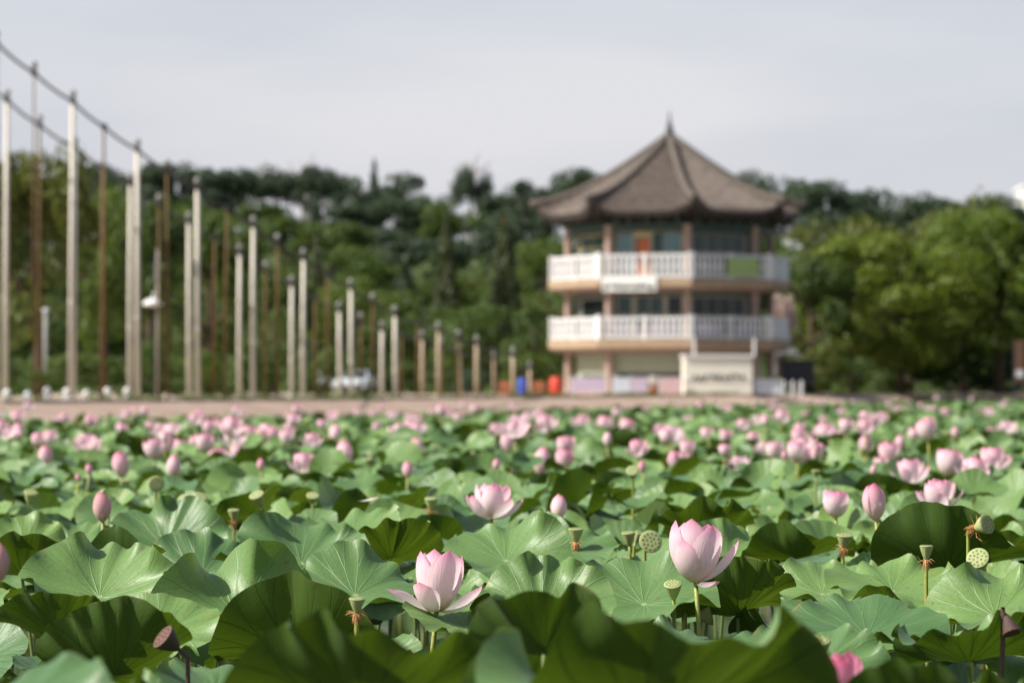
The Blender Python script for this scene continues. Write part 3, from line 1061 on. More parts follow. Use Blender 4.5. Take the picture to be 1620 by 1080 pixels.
flower(1541, 742, 42, 'open', .10, 'open pink flower in the middle of the right-hand cluster', D=21)
flower(1570, 725, 42, 'open', .15, 'pink flower with one side petal, rightmost of the right-hand cluster', D=23)
flower(1443, 745, 44, 'open', .06, 'pale open flower left of the right-hand cluster', D=21)
flower(163, 803, 46, 'bud', .55, 'dull pink pointed bud at left above the pale leaves', D=13.6, dull=.30)
flower(1335, 1078, 60, 'cup', .85, 'deep pink blurred flower cut by the bottom edge', D=7.0, size=.11)
flower(-6, 893, 62, 'bud', .35, 'blurred brownish pink bud cut by the left edge', D=7.2, dull=.5, size=.10)
HAND = [
    (1368, 705, 32, 'bud', .35, 'oval pink bud left of the right-hand cluster, above the pale open flower'),
    (1272, 720, 26, 'cup', .25, 'small pink bloom, left of a close pair below the large right tree'),
    (1300, 718, 32, 'bud', .25, 'pink bud, right of a close pair below the large right tree'),
    (1066, 728, 29, 'bud', .45, 'narrow pink bud below the pavilion, above the tallest flower'),
    (1017, 738, 20, 'bud', .65, 'small coral bud below the pavilion booth'),
    (854, 730, 44, 'bud', .35, 'tall pink bud straight above the closed pale bud'),
    (893, 726, 32, 'cup', .40, 'salmon bloom right of the tall pink bud at centre'),
    (785, 735, 18, 'bud', .60, 'tiny deep pink bud left of the tall bud at centre'),
    (546, 718, 42, 'bud', .30, 'large pointed pink bud left of centre'),
    (481, 731, 34, 'open', .15, 'open pink flower left of the large pointed bud'),
    (275, 738, 36, 'bud', .20, 'pale plump bud at left, below the second pair of white poles'),
    (195, 735, 42, 'bud', .40, 'pink slender bud left of the pale plump bud'),
    (72, 722, 34, 'bud', .35, 'pink bud near the left edge below the open wide flower'),
    (136, 700, 34, 'wide', .08, 'wide open pale flower near the left edge'),
    (82, 692, 26, 'cup', .10, 'pale rounded flower left of the wide open one'),
    (28, 684, 28, 'bud', .30, 'pink bud at the far left edge'),
    (142, 742, 18, 'bud', .50, 'tiny pink bud below the wide open flower'),
    (125, 755, 13, 'bud', .60, 'tiniest deep pink bud low at left'),
    (262, 702, 30, 'bud', .10, 'whitish narrow bud above the pale plump bud'),
    (413, 735, 20, 'bud', .75, 'small coral-pink bud between the plump bud and the open flower'),
    (645, 743, 26, 'bud', .60, 'small deep pink bud right of the large pointed bud'),
    (662, 708, 30, 'bud', .30, 'pink bud just above the small deep pink bud'),
    (660, 682, 28, 'cup', .08, 'pale rounded bloom above the two buds left of centre'),
    (395, 686, 28, 'cup', .15, 'pink bloom, leftmost of three in a row below the poles'),
    (421, 683, 28, 'open', .05, 'pale bloom, middle of three in a row below the poles'),
    (455, 692, 26, 'cup', .03, 'white bloom, rightmost of three in a row below the poles'),
    (530, 686, 30, 'bud', .25, 'pink bud above the large pointed bud'),
    (306, 700, 22, 'bud', .35, 'small pink bud right of the whitish narrow bud'),
    (330, 676, 24, 'cup', .15, 'small rounded bloom above the small pink bud at left'),
    (805, 700, 34, 'bud', .30, 'pink bud upper left of the tall bud at centre'),
    (990, 675, 27, 'cup', .15, 'rounded bloom in front of the pavilion steps'),
    (956, 668, 24, 'open', .12, 'open bloom left of the rounded one before the pavilion'),
    (1147, 690, 24, 'cup', .10, 'upper of two pale blooms in line below the cream booth'),
    (1147, 712, 22, 'cup', .12, 'lower of two pale blooms in line below the cream booth'),
    (1193, 692, 20, 'cup', .18, 'small bloom right of the two in line'),
    (1265, 690, 28, 'cup', .12, 'pale bloom above the close pair on the right'),
    (1306, 683, 32, 'open', .08, 'pale open bloom above the pink bud of the close pair'),
    (1118, 686, 22, 'cup', .08, 'small bloom left of the two in line'),
    (1425, 700, 24, 'bud', .30, 'small bud right of the oval bud'),
    (1510, 684, 18, 'bud', .40, 'small bud above the right-hand cluster'),
    (1380, 743, 17, 'bud', .50, 'tiny bud below the oval bud'),
    (1241, 720, 16, 'bud', .70, 'tiny coral bud left of the close pair on the right'),
    (1468, 690, 20, 'bud', .35, 'narrow bud above the pale open flower at right'),
    (30, 660, 22, 'cup', .2, 'bloom at the left edge just under the bank wall'),
]
for px, py, h, k, pk, lab in HAND:
    flower(px, py, h, k, pk, lab)
g = random.Random(77)
count = 0
tries = 0
clus = [(g.uniform(-.17, .17), 1 / (q_ / 25 + (1 - q_) / 150)) for q_ in [g.random() for _ in range(70)]]
while count < 185 and tries < 9000:
    tries += 1
    u_ = g.random()
    Y = 1 / (u_ / 24 + (1 - u_) / 190) if g.random() < .3 else 30 + 160 * g.random() ** .85
    X = g.uniform(-.17, .17) * Y
    if g.random() < .4:
        cx_, Y = g.choice(clus)
        X = cx_ * Y + g.gauss(0, .8)
        Y += g.gauss(0, 2.0)
    if Y > shore_y(X) - (9.0 if shore_y(X) < 140 else 3.0) or Y < 24:
        continue
    if Y < 36 and g.random() < 0.4:
        continue
    k = g.choice(['bud', 'cup', 'cup', 'open', 'open', 'wide'])
    z = g.gauss(.96 if Y < 62 else .87, .10)
    s = g.uniform(.14, .20) * (0.8 if k == 'bud' else 1)
    # clusters
    flower(0, 0, 0, k, g.uniform(.0, .40) ** 1.4, 'small blurred pink lotus %s far back in the pond' % ('bud' if k == 'bud' else 'flower'),
           'pink lotus buds far back' if k == 'bud' else 'pink lotus flowers far back', pos=Vector((X, Y, z)), size=s, detail=False)
    count += 1
# a petal dropped on a leaf
P = petal_mesh(Ln=1, W=.5, phi0=-8, phi1=30, rc=.4)
pm = obj('fallen_petal', mesh('fallen_petal', P[0], P[1], M['petal'], True, P[2]), None, Matrix.Translation(at(566, 792, 14.6)) @ Matrix.Rotation(.2, 4, 'Z') @ Matrix.Scale(.10, 4))
pm.color = (.35, 0, 0, 1)
tag(pm, 'single fallen pink petal lying on a leaf left of the pale cup-shaped flower', 'petal')


# ------------------------------------------------------------------ seed pods
def pod_meshes(dry):
    key = ('pod', dry)
    if key not in CACHE:
        body = MB()
        n = 22
        prof = [(.10, 0), (.16, .08), (.28, .35), (.40, .65), (.47, .88), (.50, .97)]
        V, Fc = [], []
        for i, (r, z) in enumerate(prof):
            for k in range(n):
                a = 2 * math.pi * k / n
                q = r * (1 + 0.05 * math.cos(11 * a) * min(1, i / 2))
                V.append((q * math.cos(a), q * math.sin(a), z))
        for i in range(len(prof) - 1):
            for k in range(n):
                Fc.append((i * n + k, i * n + (k + 1) % n, (i + 1) * n + (k + 1) % n, (i + 1) * n + k))
        body.add(V, Fc)
        topb = MB().lathe([(.50, .96), (.515, 1.0), (.48, 1.03), (.30, 1.035), (.02, 1.035)], n)
        seeds = MB()
        g_ = random.Random(2)
        pts = [(0, 0)] + [(.20 * math.cos(a), .20 * math.sin(a)) for a in np.linspace(.3, 6.58, 7)[:-1]] + [(.37 * math.cos(a), .37 * math.sin(a)) for a in np.linspace(0, 6.283, 13)[:-1]]
        for x, y_ in pts:
            x += g_.uniform(-.02, .02)
            y_ += g_.uniform(-.02, .02)
            s = g_.uniform(.036, .05)
            seeds.lathe([(s * 1.25, 1.034), (s * 1.25, 1.046), (s * .9, 1.052), (s * .8, 1.044), (s * .5, 1.066), (.004, 1.072)], 8, (x, y_, 0))
        fr = MB()
        for k in range(38):
            a = g_.uniform(0, 6.28)
            l = g_.uniform(.5, 1.0)
            o1 = g_.uniform(.13, .24)
            fr.tube([(.11 * math.cos(a), .11 * math.sin(a), .02), (o1 * math.cos(a), o1 * math.sin(a), -.2 * l), (o1 * 1.2 * math.cos(a), o1 * 1.2 * math.sin(a), -.75 * l)], [.035, .04, .015], 3)
        for k in range(9):
            a = g_.uniform(0, 6.28)
            fr.tube([(.11 * math.cos(a), .11 * math.sin(a), .02), (.45 * math.cos(a), .45 * math.sin(a), g_.uniform(-.1, .18)), (.72 * math.cos(a), .72 * math.sin(a), g_.uniform(-.2, .38))], [.03, .02, .008], 3)
        CACHE[key] = (body.mesh('cup', M['dry' if dry else 'pod'], True), topb.mesh('pod_face', M['drytop' if dry else 'podtop'], True),
                      seeds.mesh('seeds', M['dry' if dry else 'seed'], True), fr.mesh('withered_stamens', M['stamen'], False))
    return CACHE[key]


pod_id = 0


def pod(px, py, wpx, D, tilt, az, label, dry=False, fringe=False, group=None, h=1.0, pos=None, size=None):
    global pod_id
    pod_id += 1
    g_ = random.Random(400 + pod_id)
    c = pos if pos is not None else at(px, py, D)
    s = size or wpx * D / F
    base = thing('lotus_seed_pod', label, 'seed pod', (c.x, c.y, 0), 0, group)
    axis = Vector((math.sin(R_(az)) * math.sin(R_(tilt)), -math.cos(R_(az)) * math.sin(R_(tilt)), math.cos(R_(tilt))))
    Q = Vector((0, 0, 1)).rotation_difference(axis).to_matrix().to_4x4()
    low = Vector((0, 0, c.z)) - axis * s * h
    T = Matrix.Translation(low) @ Q @ Matrix.Rotation(g_.uniform(0, 6), 4, 'Z') @ Matrix.Diagonal((s, s, s * h, 1))
    b, f, se, fr = pod_meshes(dry)
    obj('cup', b, base, T)
    obj('pod_face', f, base, T)
    tag(obj('seeds', se, base, T), kind='stuff')
    if fringe:
        tag(obj('withered_stamens', fr, base, T), kind='stuff')
    foot = Vector((g_.uniform(-.08, .08), g_.uniform(-.08, .08), -.15))
    neck = low - axis * s * .5
    P_ = [foot, foot.lerp(neck - Vector((0, 0, .12)), .5), neck - Vector((0, 0, .10)) - axis * .0, neck, low + axis * s * .05]
    MB().tube(P_, [.008, .0075, .0068, .0062, .0060], 7).build('stalk', M['dry'] if dry else M['fstalk'], base, smooth=True)
    return base


pod(565, 946, 25, 8.75, 8, 10, 'small straw-green pod with ragged straw fringe in front of the wide wavy leaf', fringe=True, h=.95)
pod(911, 836, 24, 12.6, 6, 0, 'green pod with brown neck right of the small closed bud at centre', fringe=True, h=.9)
pod(994, 842, 22, 12.8, 10, -30, 'small green pod left of the round pod facing us, behind the tallest flower')
pod(1029, 856, 36, 12.4, 72, 10, 'round green pod facing us behind the tallest flower', h=.7)
pod(1012, 842, 14, 13.0, 30, 40, 'narrow pale pod between the small pod and the round pod', h=1.4)
pod(1064, 923, 28, 10.3, 26, -10, 'dark-sided green pod with brown neck left of the tallest flower stalk', fringe=False)
pod(1098, 932, 44, 10.5, 66, 14, 'large speckled pod face right behind the tallest flower stalk', h=.7)
pod(1124, 968, 40, 10.6, 80, 84, 'pod turned sideways at the foot of the tallest flower', h=.6)
pod(1465, 863, 21, 10.3, 3, 0, 'slim green pod with orange-brown fringe below the nearly white flower', fringe=True, h=1.1)
pod(1546, 882, 36, 10.3, 58, -22, 'round pale pod facing us at right, lower of the two', h=.8)
pod(1561, 828, 32, 10.9, 72, 40, 'round pale pod facing us at right, upper of the two', fringe=True, h=.8)
pod(1336, 846, 26, 11.6, 10, 20, 'pale pod left of the bud stalk', fringe=True, h=.8)
pod(1434, 808, 20, 12.6, 12, 0, 'green pod between the pointed bud and the nearly white flower')
pod(1506, 815, 22, 13.6, 30, 30, 'small green pod right under the nearly white flower')
pod(258, 1006, 42, 8.3, 52, -62, 'dark brown dry pod tilted beside the fan-shaped leaf', dry=True, h=.8)
pod(1600, 1000, 30, 8.4, 150, 30, 'dark dry pod hanging down near the right edge', dry=True, h=1.0)
pod(406, 782, 24, 14.2, 34, -30, 'whitish tilted pod in the centre left, above the shadowed leaf')
pod(318, 786, 22, 16, 40, 20, 'pale round pod right of the dull pink bud')
pod(292, 790, 24, 16.2, 50, -20, 'pale pod left of another, above the tall dark-ribbed leaf')
pod(50, 778, 22, 17, 24, 30, 'pale pod near the left edge')
pod(370, 806, 18, 15, 10, 0, 'yellowish pod behind the two-lobed leaf', fringe=True)
pod(682, 788, 20, 15.4, 12, 0, 'yellowish pod left of the pale cup-shaped flower', fringe=True)
pod(1242, 1030, 34, 7.2, 20, 30, 'blurred cream pod near the bottom edge left of the largest pale leaf')
pod(1292, 1012, 42, 8.2, 18, 0, 'cream pod standing before the largest pale leaf')
g = random.Random(31)
count = 0
while count < 75:
    Y = 15.5 + 45 * g.random() ** 1.3
    X = g.uniform(-.168, .168) * Y
    if Y > shore_y(X) - 1.2:
        continue
    pod(0, 0, 0, 0, abs(g.gauss(0, 32)), g.uniform(-90, 90), 'small blurred yellow-green seed pod in the middle of the pond', group='lotus pods in the middle of the pond',
        pos=Vector((X, Y, g.gauss(.98, .06))), size=g.uniform(.05, .085), h=g.uniform(.75, 1.0))
    count += 1


# ------------------------------------------------------------------ pole rows with cables
def row_point(px, x0, y0, dx=15.1, dy=50.0):
    k = (px - 810) / F
    t_ = (k * y0 - x0) / (dx - k * dy)
    return x0 + dx * t_, y0 + dy * t_


bulb_me = MB().lathe([(.03, 0), (.09, .05), (.13, .13), (.12, .22), (.05, .29), (.01, .30)], 10).mesh('lamp', M['bulb'], True)
cap_me = MB().lathe([(.11, -.08), (.13, .0), (.12, .08), (.04, .12)], 10).mesh('cap', M['dark'], True)
pole_id = 0


def pole(px, ytop, x0, y0, mat, dia, label, group, bulb=True):
    global pole_id
    pole_id += 1
    g_ = random.Random(pole_id)
    X, Y = row_point(px, x0, y0)
    zt = EYE + (HZ - ytop) / F * Y
    th = thing('light_pole', label, 'pole', (X, Y, BANK), 0, group)
    hgt = zt - BANK
    ln = Vector((g_.uniform(-.05, .05), 0, 0))
    MB().tube([(0, 0, 0), ln * .5 + Vector((0, 0, hgt * .5)), ln + Vector((0, 0, hgt))], [dia * .54, dia * .5, dia * .44], 12).build('shaft', mat, th, smooth=True)
    MB().lathe([(dia * .9, -.02), (dia * .9, .05), (dia * .6, .09)], 12).build('base_flange', mat, th)
    obj('cap', cap_me, th, Matrix.Translation((ln.x, 0, hgt)) @ Matrix.Scale(.8, 4))
    if bulb:
        obj('lamp', bulb_me, th, Matrix.Translation((ln.x, 0, hgt + .10)) @ Matrix.Scale(.8, 4))
    for s in (.33, .66):
        MB().lathe([(dia * .53, -.06), (dia * .56, -.04), (dia * .56, .04), (dia * .53, .06)], 12, (ln.x * s, 0, hgt * s)).build('band', mat, th)
    return (X + ln.x, Y, zt)


A0, B0 = (-13.8, 88.0), (-14.6, 100.0)
WA = [(-6, 66), (112, 160), (218, 236), (313, 297), (400, 357), (479, 408), (556, 455), (626, 497), (694, 522), (754, 543), (812, 562)]
WB = [(8, 158), (116, 233), (205, 290), (299, 350), (378, 400), (461, 450), (538, 490), (604, 520), (668, 535), (728, 555), (783, 568), (838, 582)]


def midline(W):
    xs, ys = [p[0] for p in W], [p[1] for p in W]
    return [((a[0] + b[0]) / 2, float(np.interp((a[0] + b[0]) / 2, xs, ys)) + 2) for a, b in zip(W[:-1], W[1:])]


for W, O, rowname, g_name in ((WA, A0, 'front', 'white poles of the front row'), (WB, B0, 'rear', 'white poles of the rear row')):
    tops = []
    for i, (px, yt) in enumerate(W):
        tan = px > 645
        tops.append(pole(px, yt, O[0], O[1], M['tan_pole' if tan else 'white_pole'], .155 if not tan else .17,
                         '%s pole of the %s row, %s from the left' % ('short tan' if tan else 'white', rowname, ordinal(i)), g_name))
    for i, (px, yt) in enumerate(midline(W)):
        tops.append(pole(px, yt, O[0], O[1], M['rust_pole'], 0.085 if i > 0 or rowname == 'rear' else .055, 'thin rusty brown pole of the %s row, %s from the left' % (rowname, ordinal(i)),
                         'rusty poles of the %s row' % rowname, bulb=(i % 2 == 0)))
    tops.sort()
    d0 = Vector(tops[0]) - Vector(tops[1])
    pts = [Vector(tops[0]) + d0 * 3]
    for a, b in zip(tops[:-1], tops[1:]):
        a, b = Vector(a), Vector(b)
        for k in range(5):
            s = k / 5
            pts.append(a.lerp(b, s) - Vector((0, 0, .06 * 4 * s * (1 - s))))
    pts.append(Vector(tops[-1]))
    o = MB().tube(pts, .045, 5).build('overhead_cable', M['cable'])
    tag(o, 'dark overhead cable running along the tops of the %s row of poles' % rowname, 'cable')


# ------------------------------------------------------------------ pavilion
PX, PY = 8.58, 172.0
pav = thing('pavilion', 'three-storey octagonal pavilion with brown tiled roof and white balconies', 'pavilion', (PX, PY, 0))
unit = {}


def ubox(mat):
    if mat not in unit:
        unit[mat] = MB().box((0, 0, 0), (1, 1, 1)).mesh('block', M[mat])
    return unit[mat]


def bx(name, c, d, mat, parent, Fm=None, rot=None):
    T = Matrix.Translation(c)
    if rot is not None:
        T = T @ rot
    T = T @ Matrix.Diagonal((d[0], d[1], d[2], 1))
    if Fm is not None:
        T = Fm @ T
    return obj(name, ubox(mat), parent, T)


def va(i):
    return R_(7 + 45 * i)


def vpt(i, r):
    return Vector((math.sin(va(i)) * r, -math.cos(va(i)) * r, 0))


def face(i, r):
    """x runs along the face to the right, y points outwards; r is the corner radius"""
    a = (va(i) + va(i + 1)) / 2
    ap = r * math.cos(R_(22.5))
    nrm = Vector((math.sin(a), -math.cos(a), 0))
    xx = Vector((math.cos(a), math.sin(a), 0))
    return Matrix(((xx.x, nrm.x, 0, nrm.x * ap), (xx.y, nrm.y, 0, nrm.y * ap), (0, 0, 1, 0), (0, 0, 0, 1))), 2 * r * math.sin(R_(22.5))


def octprism(name, r, z0, z1, mat, parent, r2=None):
    b = MB()
    V = [tuple(vpt(i, r) + Vector((0, 0, z0))) for i in range(8)] + [tuple(vpt(i, r2 or r) + Vector((0, 0, z1))) for i in range(8)]
    Fc = [(i, (i + 1) % 8, 8 + (i + 1) % 8, 8 + i) for i in range(8)] + [tuple(range(8))[::-1], tuple(range(8, 16))]
    return b.add(V, Fc).build(name, M[mat], parent)


RC, RR, RE = 5.55, 6.55, 7.08
RW = 5.15
Z0, Z1b, Z1t, Z2b, Z2t, ZT = BANK, 3.70, 4.13, 6.93, 7.31, 10.75
octprism('plinth', 6.0, Z0 - .3, Z0 + .14, 'column', pav)
for zb, zt in ((Z1b, Z1t), (Z2b, Z2t)):
    octprism('balcony_slab', RR + .12, zb, zt, 'slab', pav)
    octprism('slab_underside', RR - .15, zb - .16, zb, 'column', pav, RR + .04)
for i in range(8):
    for z0, z1 in ((Z0, Z1b - .16), (Z1t, Z2b - .16), (Z2t, 10.2)):
        p = vpt(i, RC)
        MB().lathe([(.27, 0), (.27, .15), (.235, .2), (.22, z1 - z0 - .12), (.27, z1 - z0 - .05), (.27, z1 - z0)], 12, (p.x, p.y, z0)).build('column', M['column'], pav, smooth=True)


def window(Fm, x, z, wd, ht, glass, mull=1, bars=0, name='window', frame='wallp'):
    """a frame with panes set in front of the wall plane"""
    fr = bx(name, (x, .05, z), (wd + .16, .10, ht + .16), frame, pav, Fm)
    inv = fr.matrix_basis.inverted()
    n = mull + 1
    pw = wd / n
    for k in range(n):
        xx = x - wd / 2 + pw * (k + .5)
        p = bx('pane', (0, 0, 0), (1, 1, 1), glass, fr)
        p.matrix_basis = inv @ Fm @ Matrix.Translation((xx, .075, z)) @ Matrix.Diagonal((pw - .07, .09, ht, 1))
    for k in range(bars):
        zz = z - ht / 2 + ht * (k + 1) / (bars + 1)
        p = bx('glazing_bar', (0, 0, 0), (1, 1, 1), frame, fr)
        p.matrix_basis = inv @ Fm @ Matrix.Translation((x, .125, zz)) @ Matrix.Diagonal((wd, .04, .06, 1))
    return fr


for i in range(-4, 4):
    Fm, ln = face(i, RW)
    front = i in (-2, -1, 0, 1)
    for s, (z0, z1) in enumerate(((Z0 + .14, Z1b), (Z1t, Z2b), (Z2t, 10.6))):
        bx('wall', (0, -.11, (z0 + z1) / 2), (ln - .02, .2, z1 - z0), 'wallu' if s else 'shutter', pav, Fm)
    # dark painted beam and brackets under the eave
    Fb, lb = face(i, RC)
    bx('painted_beam', (0, 0, 10.05), (lb - .3, .26, .42), 'teal', pav, Fb)
    for k in range(5):
        bx('eave_bracket', (-lb / 2 + lb * (k + .5) / 5, .22, 10.42), (.22, .62, .3), 'teal', pav, Fb)
    bx('floor_beam', (0, 0, Z2b - .22), (lb - .3, .2, .12), 'column', pav, Fb)
    bx('floor_beam', (0, 0, Z1b - .22), (lb - .3, .2, .12), 'column', pav, Fb)
    if not front:
        window(Fm, 0, 8.7, 2.6, 1.6, 'glass', 2)
        window(Fm, 0, 5.4, 2.6, 1.6, 'glassd', 2)
Fm, ln = face(-1, RW)          # sunlit front
window(Fm, -1.32, 8.75, .85, 2.0, 'glassb', 0, 1)
window(Fm, 1.22, 8.75, 1.0, 2.0, 'glassb', 0, 1)
window(Fm, 0.42, 8.7, .62, 2.2, 'glass', 0, 1)
d_ = bx('door', (-.28, .04, 8.4), (.72, .08, 2.1), 'orange', pav, Fm)
window(Fm, -.1, 9.78, 1.3, .34, 'yellow', 1, 0, 'transom_window')
window(Fm, 0, 5.45, 1.5, 1.9, 'glass', 1, 1)
window(Fm, -1.35, 5.45, .8, 1.9, 'glass', 0, 1)
window(Fm, 1.35, 5.45, .8, 1.9, 'glassd', 0, 1)
bx('serving_hatch', (0, .04, 2.05), (3.3, .1, .55), 'glassd', pav, Fm)
for k in range(9):
    bx('shutter_slat', (0, .03, 2.45 + k * .12), (3.4, .05, .10), 'shutter', pav, Fm)
Fm, ln = face(0, RW)           # shaded front
window(Fm, 0, 8.75, 3.3, 1.9, 'glass', 3, 1)
window(Fm, 0, 5.4, 3.3, 1.9, 'glassd', 3, 1)
bx('serving_hatch', (0, .04, 2.2), (3.2, .1, 1.5), 'glassd', pav, Fm)
Fm, ln = face(-2, RW)          # left side
window(Fm, 0, 8.75, 2.6, 1.9, 'glass', 1, 2, frame='yellow')
window(Fm, .1, 5.35, 2.5, 1.9, 'glassd', 0)
bx('serving_hatch', (0, .04, 1.95), (2.6, .1, .6), 'glassd', pav, Fm)
for k in range(9):
    bx('shutter_slat', (0, .03, 2.40 + k * .12), (3.0, .05, .10), 'shutter', pav, Fm)
Fm, ln = face(1, RW)
window(Fm, 0, 8.7, 2.6, 1.8, 'glassd', 2)
window(Fm, 0, 5.4, 2.6, 1.8, 'glassd', 2)

# balustrades
bal_me = MB().lathe([(.055, 0), (.075, .08), (.045, .2), (.085, .45), (.05, .75), (.07, .92), (.06, 1.0)], 8).mesh('baluster', M['rail'], True)
for zt, hgt in ((Z2t, 1.30), (Z1t, 1.18)):
    for i in range(-4, 4):
        Fm, ln = face(i, RR)
        front = i in (-2, -1, 0, 1)
        bx('handrail', (0, -.1, zt + hgt - .06), (ln - .3, .16, .10), 'rail', pav, Fm)
        bx('lower_rail', (0, -.1, zt + .12), (ln - .3, .16, .12), 'rail', pav, Fm)
        for s in (0.0,):
            bx('rail_post', (s * ln, -.1, zt + hgt / 2), (.22, .22, hgt + .08), 'white', pav, Fm)
        p = vpt(i, RR - .1)
        bx('corner_post', (p.x, p.y, zt + hgt / 2 + .03), (.30, .30, hgt + .12), 'white', pav, None, Matrix.Rotation(va(i), 4, 'Z'))
        if front:
            n = 14
            for k in range(n):
                x = -ln / 2 + .3 + (ln - .6) * (k + .5) / n
                if abs(x) < .17:
                    continue
                obj('baluster', bal_me, pav, Fm @ Matrix.Translation((x, -.1, zt + .17)) @ Matrix.Diagonal((1.4, 1.4, hgt - .29, 1)))
# banners tied to the railings
Fm, ln = face(-1, RR)
s_ = bx('sign_board', (-.78, .16, 7.05), (2.95, .08, .80), 'white', pav, Fm)
inv = s_.matrix_basis.inverted()
g = random.Random(8)
for k in range(9):       # dark brush-like characters, too blurred to read
    x = -2.0 + k * .30
    for q in range(3):
        p = bx('character_stroke', (0, 0, 0), (1, 1, 1), 'ink', s_)
        p.matrix_basis = inv @ Fm @ Matrix.Translation((x + g.uniform(-.06, .06), .215, 6.9 + g.uniform(-.1, .1))) @ Matrix.Rotation(g.choice([0, 1.57, .7, -.7]), 4, 'Y') @ Matrix.Diagonal((g.uniform(.16, .28), .02, .075, 1))
bx('banner_cloth', (0.35, -.3, 4.62), (1.4, .03, .62), 'lilac', pav, Fm)
bx('banner_cloth', (-1.3, -.3, 4.62), (1.1, .03, .6), 'lilac', pav, Fm)
bx('banner_cloth', (1.45, -.3, 4.5), (.55, .03, .5), 'purple', pav, Fm)
Fm, ln = face(0, RR)
bx('banner_cloth', (.75, .03, 7.95), (1.95, .03, .95), 'green', pav, Fm)
bx('banner_cloth', (-1.2, -.3, 4.6), (1.3, .03, .6), 'purple', pav, Fm)
bx('banner_cloth', (.9, -.3, 4.6), (1.4, .03, .6), 'purple', pav, Fm)
Fm, ln = face(-2, RR)


# roof: eight concave facets with raised corners
NS, NU = 12, 12
ZA = 15.05


def roof_pt(i, u, s, dz=0.0):
    r = RE + (.26 - RE) * s
    a, b = vpt(i, r), vpt(i + 1, r)
    p = a.lerp(b, (u + 1) / 2)
    z = 10.82 + (ZA - 10.82) * (.82 * s + .18 * s * s)
    z += .60 * abs(u) ** 4 * (1 - s) ** 4
    ext = 1 + .035 * abs(u) ** 4 * (1 - s) ** 2
    return Vector((p.x * ext, p.y * ext, z + dz))


b = MB()
for i in range(8):
    V = [tuple(roof_pt(i, -1 + 2 * q / NU, s / NS)) for s in range(NS + 1) for q in range(NU + 1)]
    Fc = [(s * (NU + 1) + q, s * (NU + 1) + q + 1, (s + 1) * (NU + 1) + q + 1, (s + 1) * (NU + 1) + q) for s in range(NS) for q in range(NU)]
    b.add(V, Fc)
roof = b.build('roof', M['roof'], pav)
b = MB()
for i in range(8):
    for q in range(26):
        u0 = -1 + 2 * (q + .5) / 26
        pts = []
        smax = min(1 - abs(u0), .97)
        for k in range(8):
            s = smax * k / 7
            r = (RE + (.26 - RE) * s)
            u = u0 * RE / r
            if abs(u) > 1:
                u = math.copysign(1, u)
            pts.append(roof_pt(i, u, s, .03))
        b.tube(pts, .10, 5)
t_ = b.build('tile_rows', M['roof'], roof, smooth=True)
tag(t_, kind='stuff')
b = MB()
for i in range(8):
    for q in range(26):
        p = roof_pt(i, -1 + 2 * (q + .5) / 26, 0, -.0)
        b.lathe([(.10, -.05), (.10, .06)], 8, (p.x, p.y, p.z))
tag(b.build('eave_tile_ends', M['ridge'], roof), kind='stuff')
for i in range(8):
    pts = [roof_pt(i, -1, k / 10, .10) for k in range(11)]
    tip = pts[0] + (pts[0] - pts[1]).normalized() * .35 + Vector((0, 0, .14))
    MB().tube([tip] + pts, [.16] + [.24] * 2 + [.22] * 9, 7).build('hip_ridge', M['ridge'], roof, smooth=True)
b = MB()
for i in range(8):
    lo = [roof_pt(i, -1 + 2 * q / NU, 0, -.22) for q in range(NU + 1)]
    hi = [roof_pt(i, -1 + 2 * q / NU, 0, -.02) for q in range(NU + 1)]
    ins = [vpt(i, RW).lerp(vpt(i + 1, RW), q / NU) + Vector((0, 0, 10.62)) for q in range(NU + 1)]
    V = [tuple(v) for v in hi + lo + ins]
    m = NU + 1
    b.add(V, [(k, k + 1, m + k + 1, m + k) for k in range(NU)] + [(m + k, m + k + 1, 2 * m + k + 1, 2 * m + k) for k in range(NU)])
b.build('eave_soffit', M['soffit'], roof)
for i in range(8):
    for q in range(10):
        u = -1 + 2 * (q + .5) / 10
        p0 = roof_pt(i, u, 0, -.26)
        p1 = vpt(i, RW).lerp(vpt(i + 1, RW), (u + 1) / 2) + Vector((0, 0, 10.52))
        if i in (0, 1, 6, 7):
            MB().tube([p0 * .985 + Vector((0, 0, .01)), p1], .07, 5).build('rafter', M['soffit'], roof)
MB().lathe([(.42, 14.85), (.46, 15.05), (.30, 15.2), (.34, 15.35), (.2, 15.5), (.24, 15.65), (.12, 15.8), (.15, 15.95), (.07, 16.1), (.05, 16.45), (.01, 16.7)], 12).build('finial', M['finial'], roof, smooth=True)

# ------------------------------------------------------------------ things round the pavilion


def sign_strokes(par, Fm_, x0, x1, z, n, mat='ink', y=-.06, seed=1, hgt=.1):
    g_ = random.Random(seed)
    for k in range(n):
        x = x0 + (x1 - x0) * (k + .5) / n
        for q in range(3):
            MB().box((0, 0, 0), (g_.uniform(.16, .28), .02, .07), Fm_ @ Matrix.Translation((x + g_.uniform(-.05, .05), y, z + g_.uniform(-hgt, hgt))) @ Matrix.Rotation(g_.choice([0, 1.57, .7, -.7]), 4, 'Y')).build('character_stroke', M[mat], par)


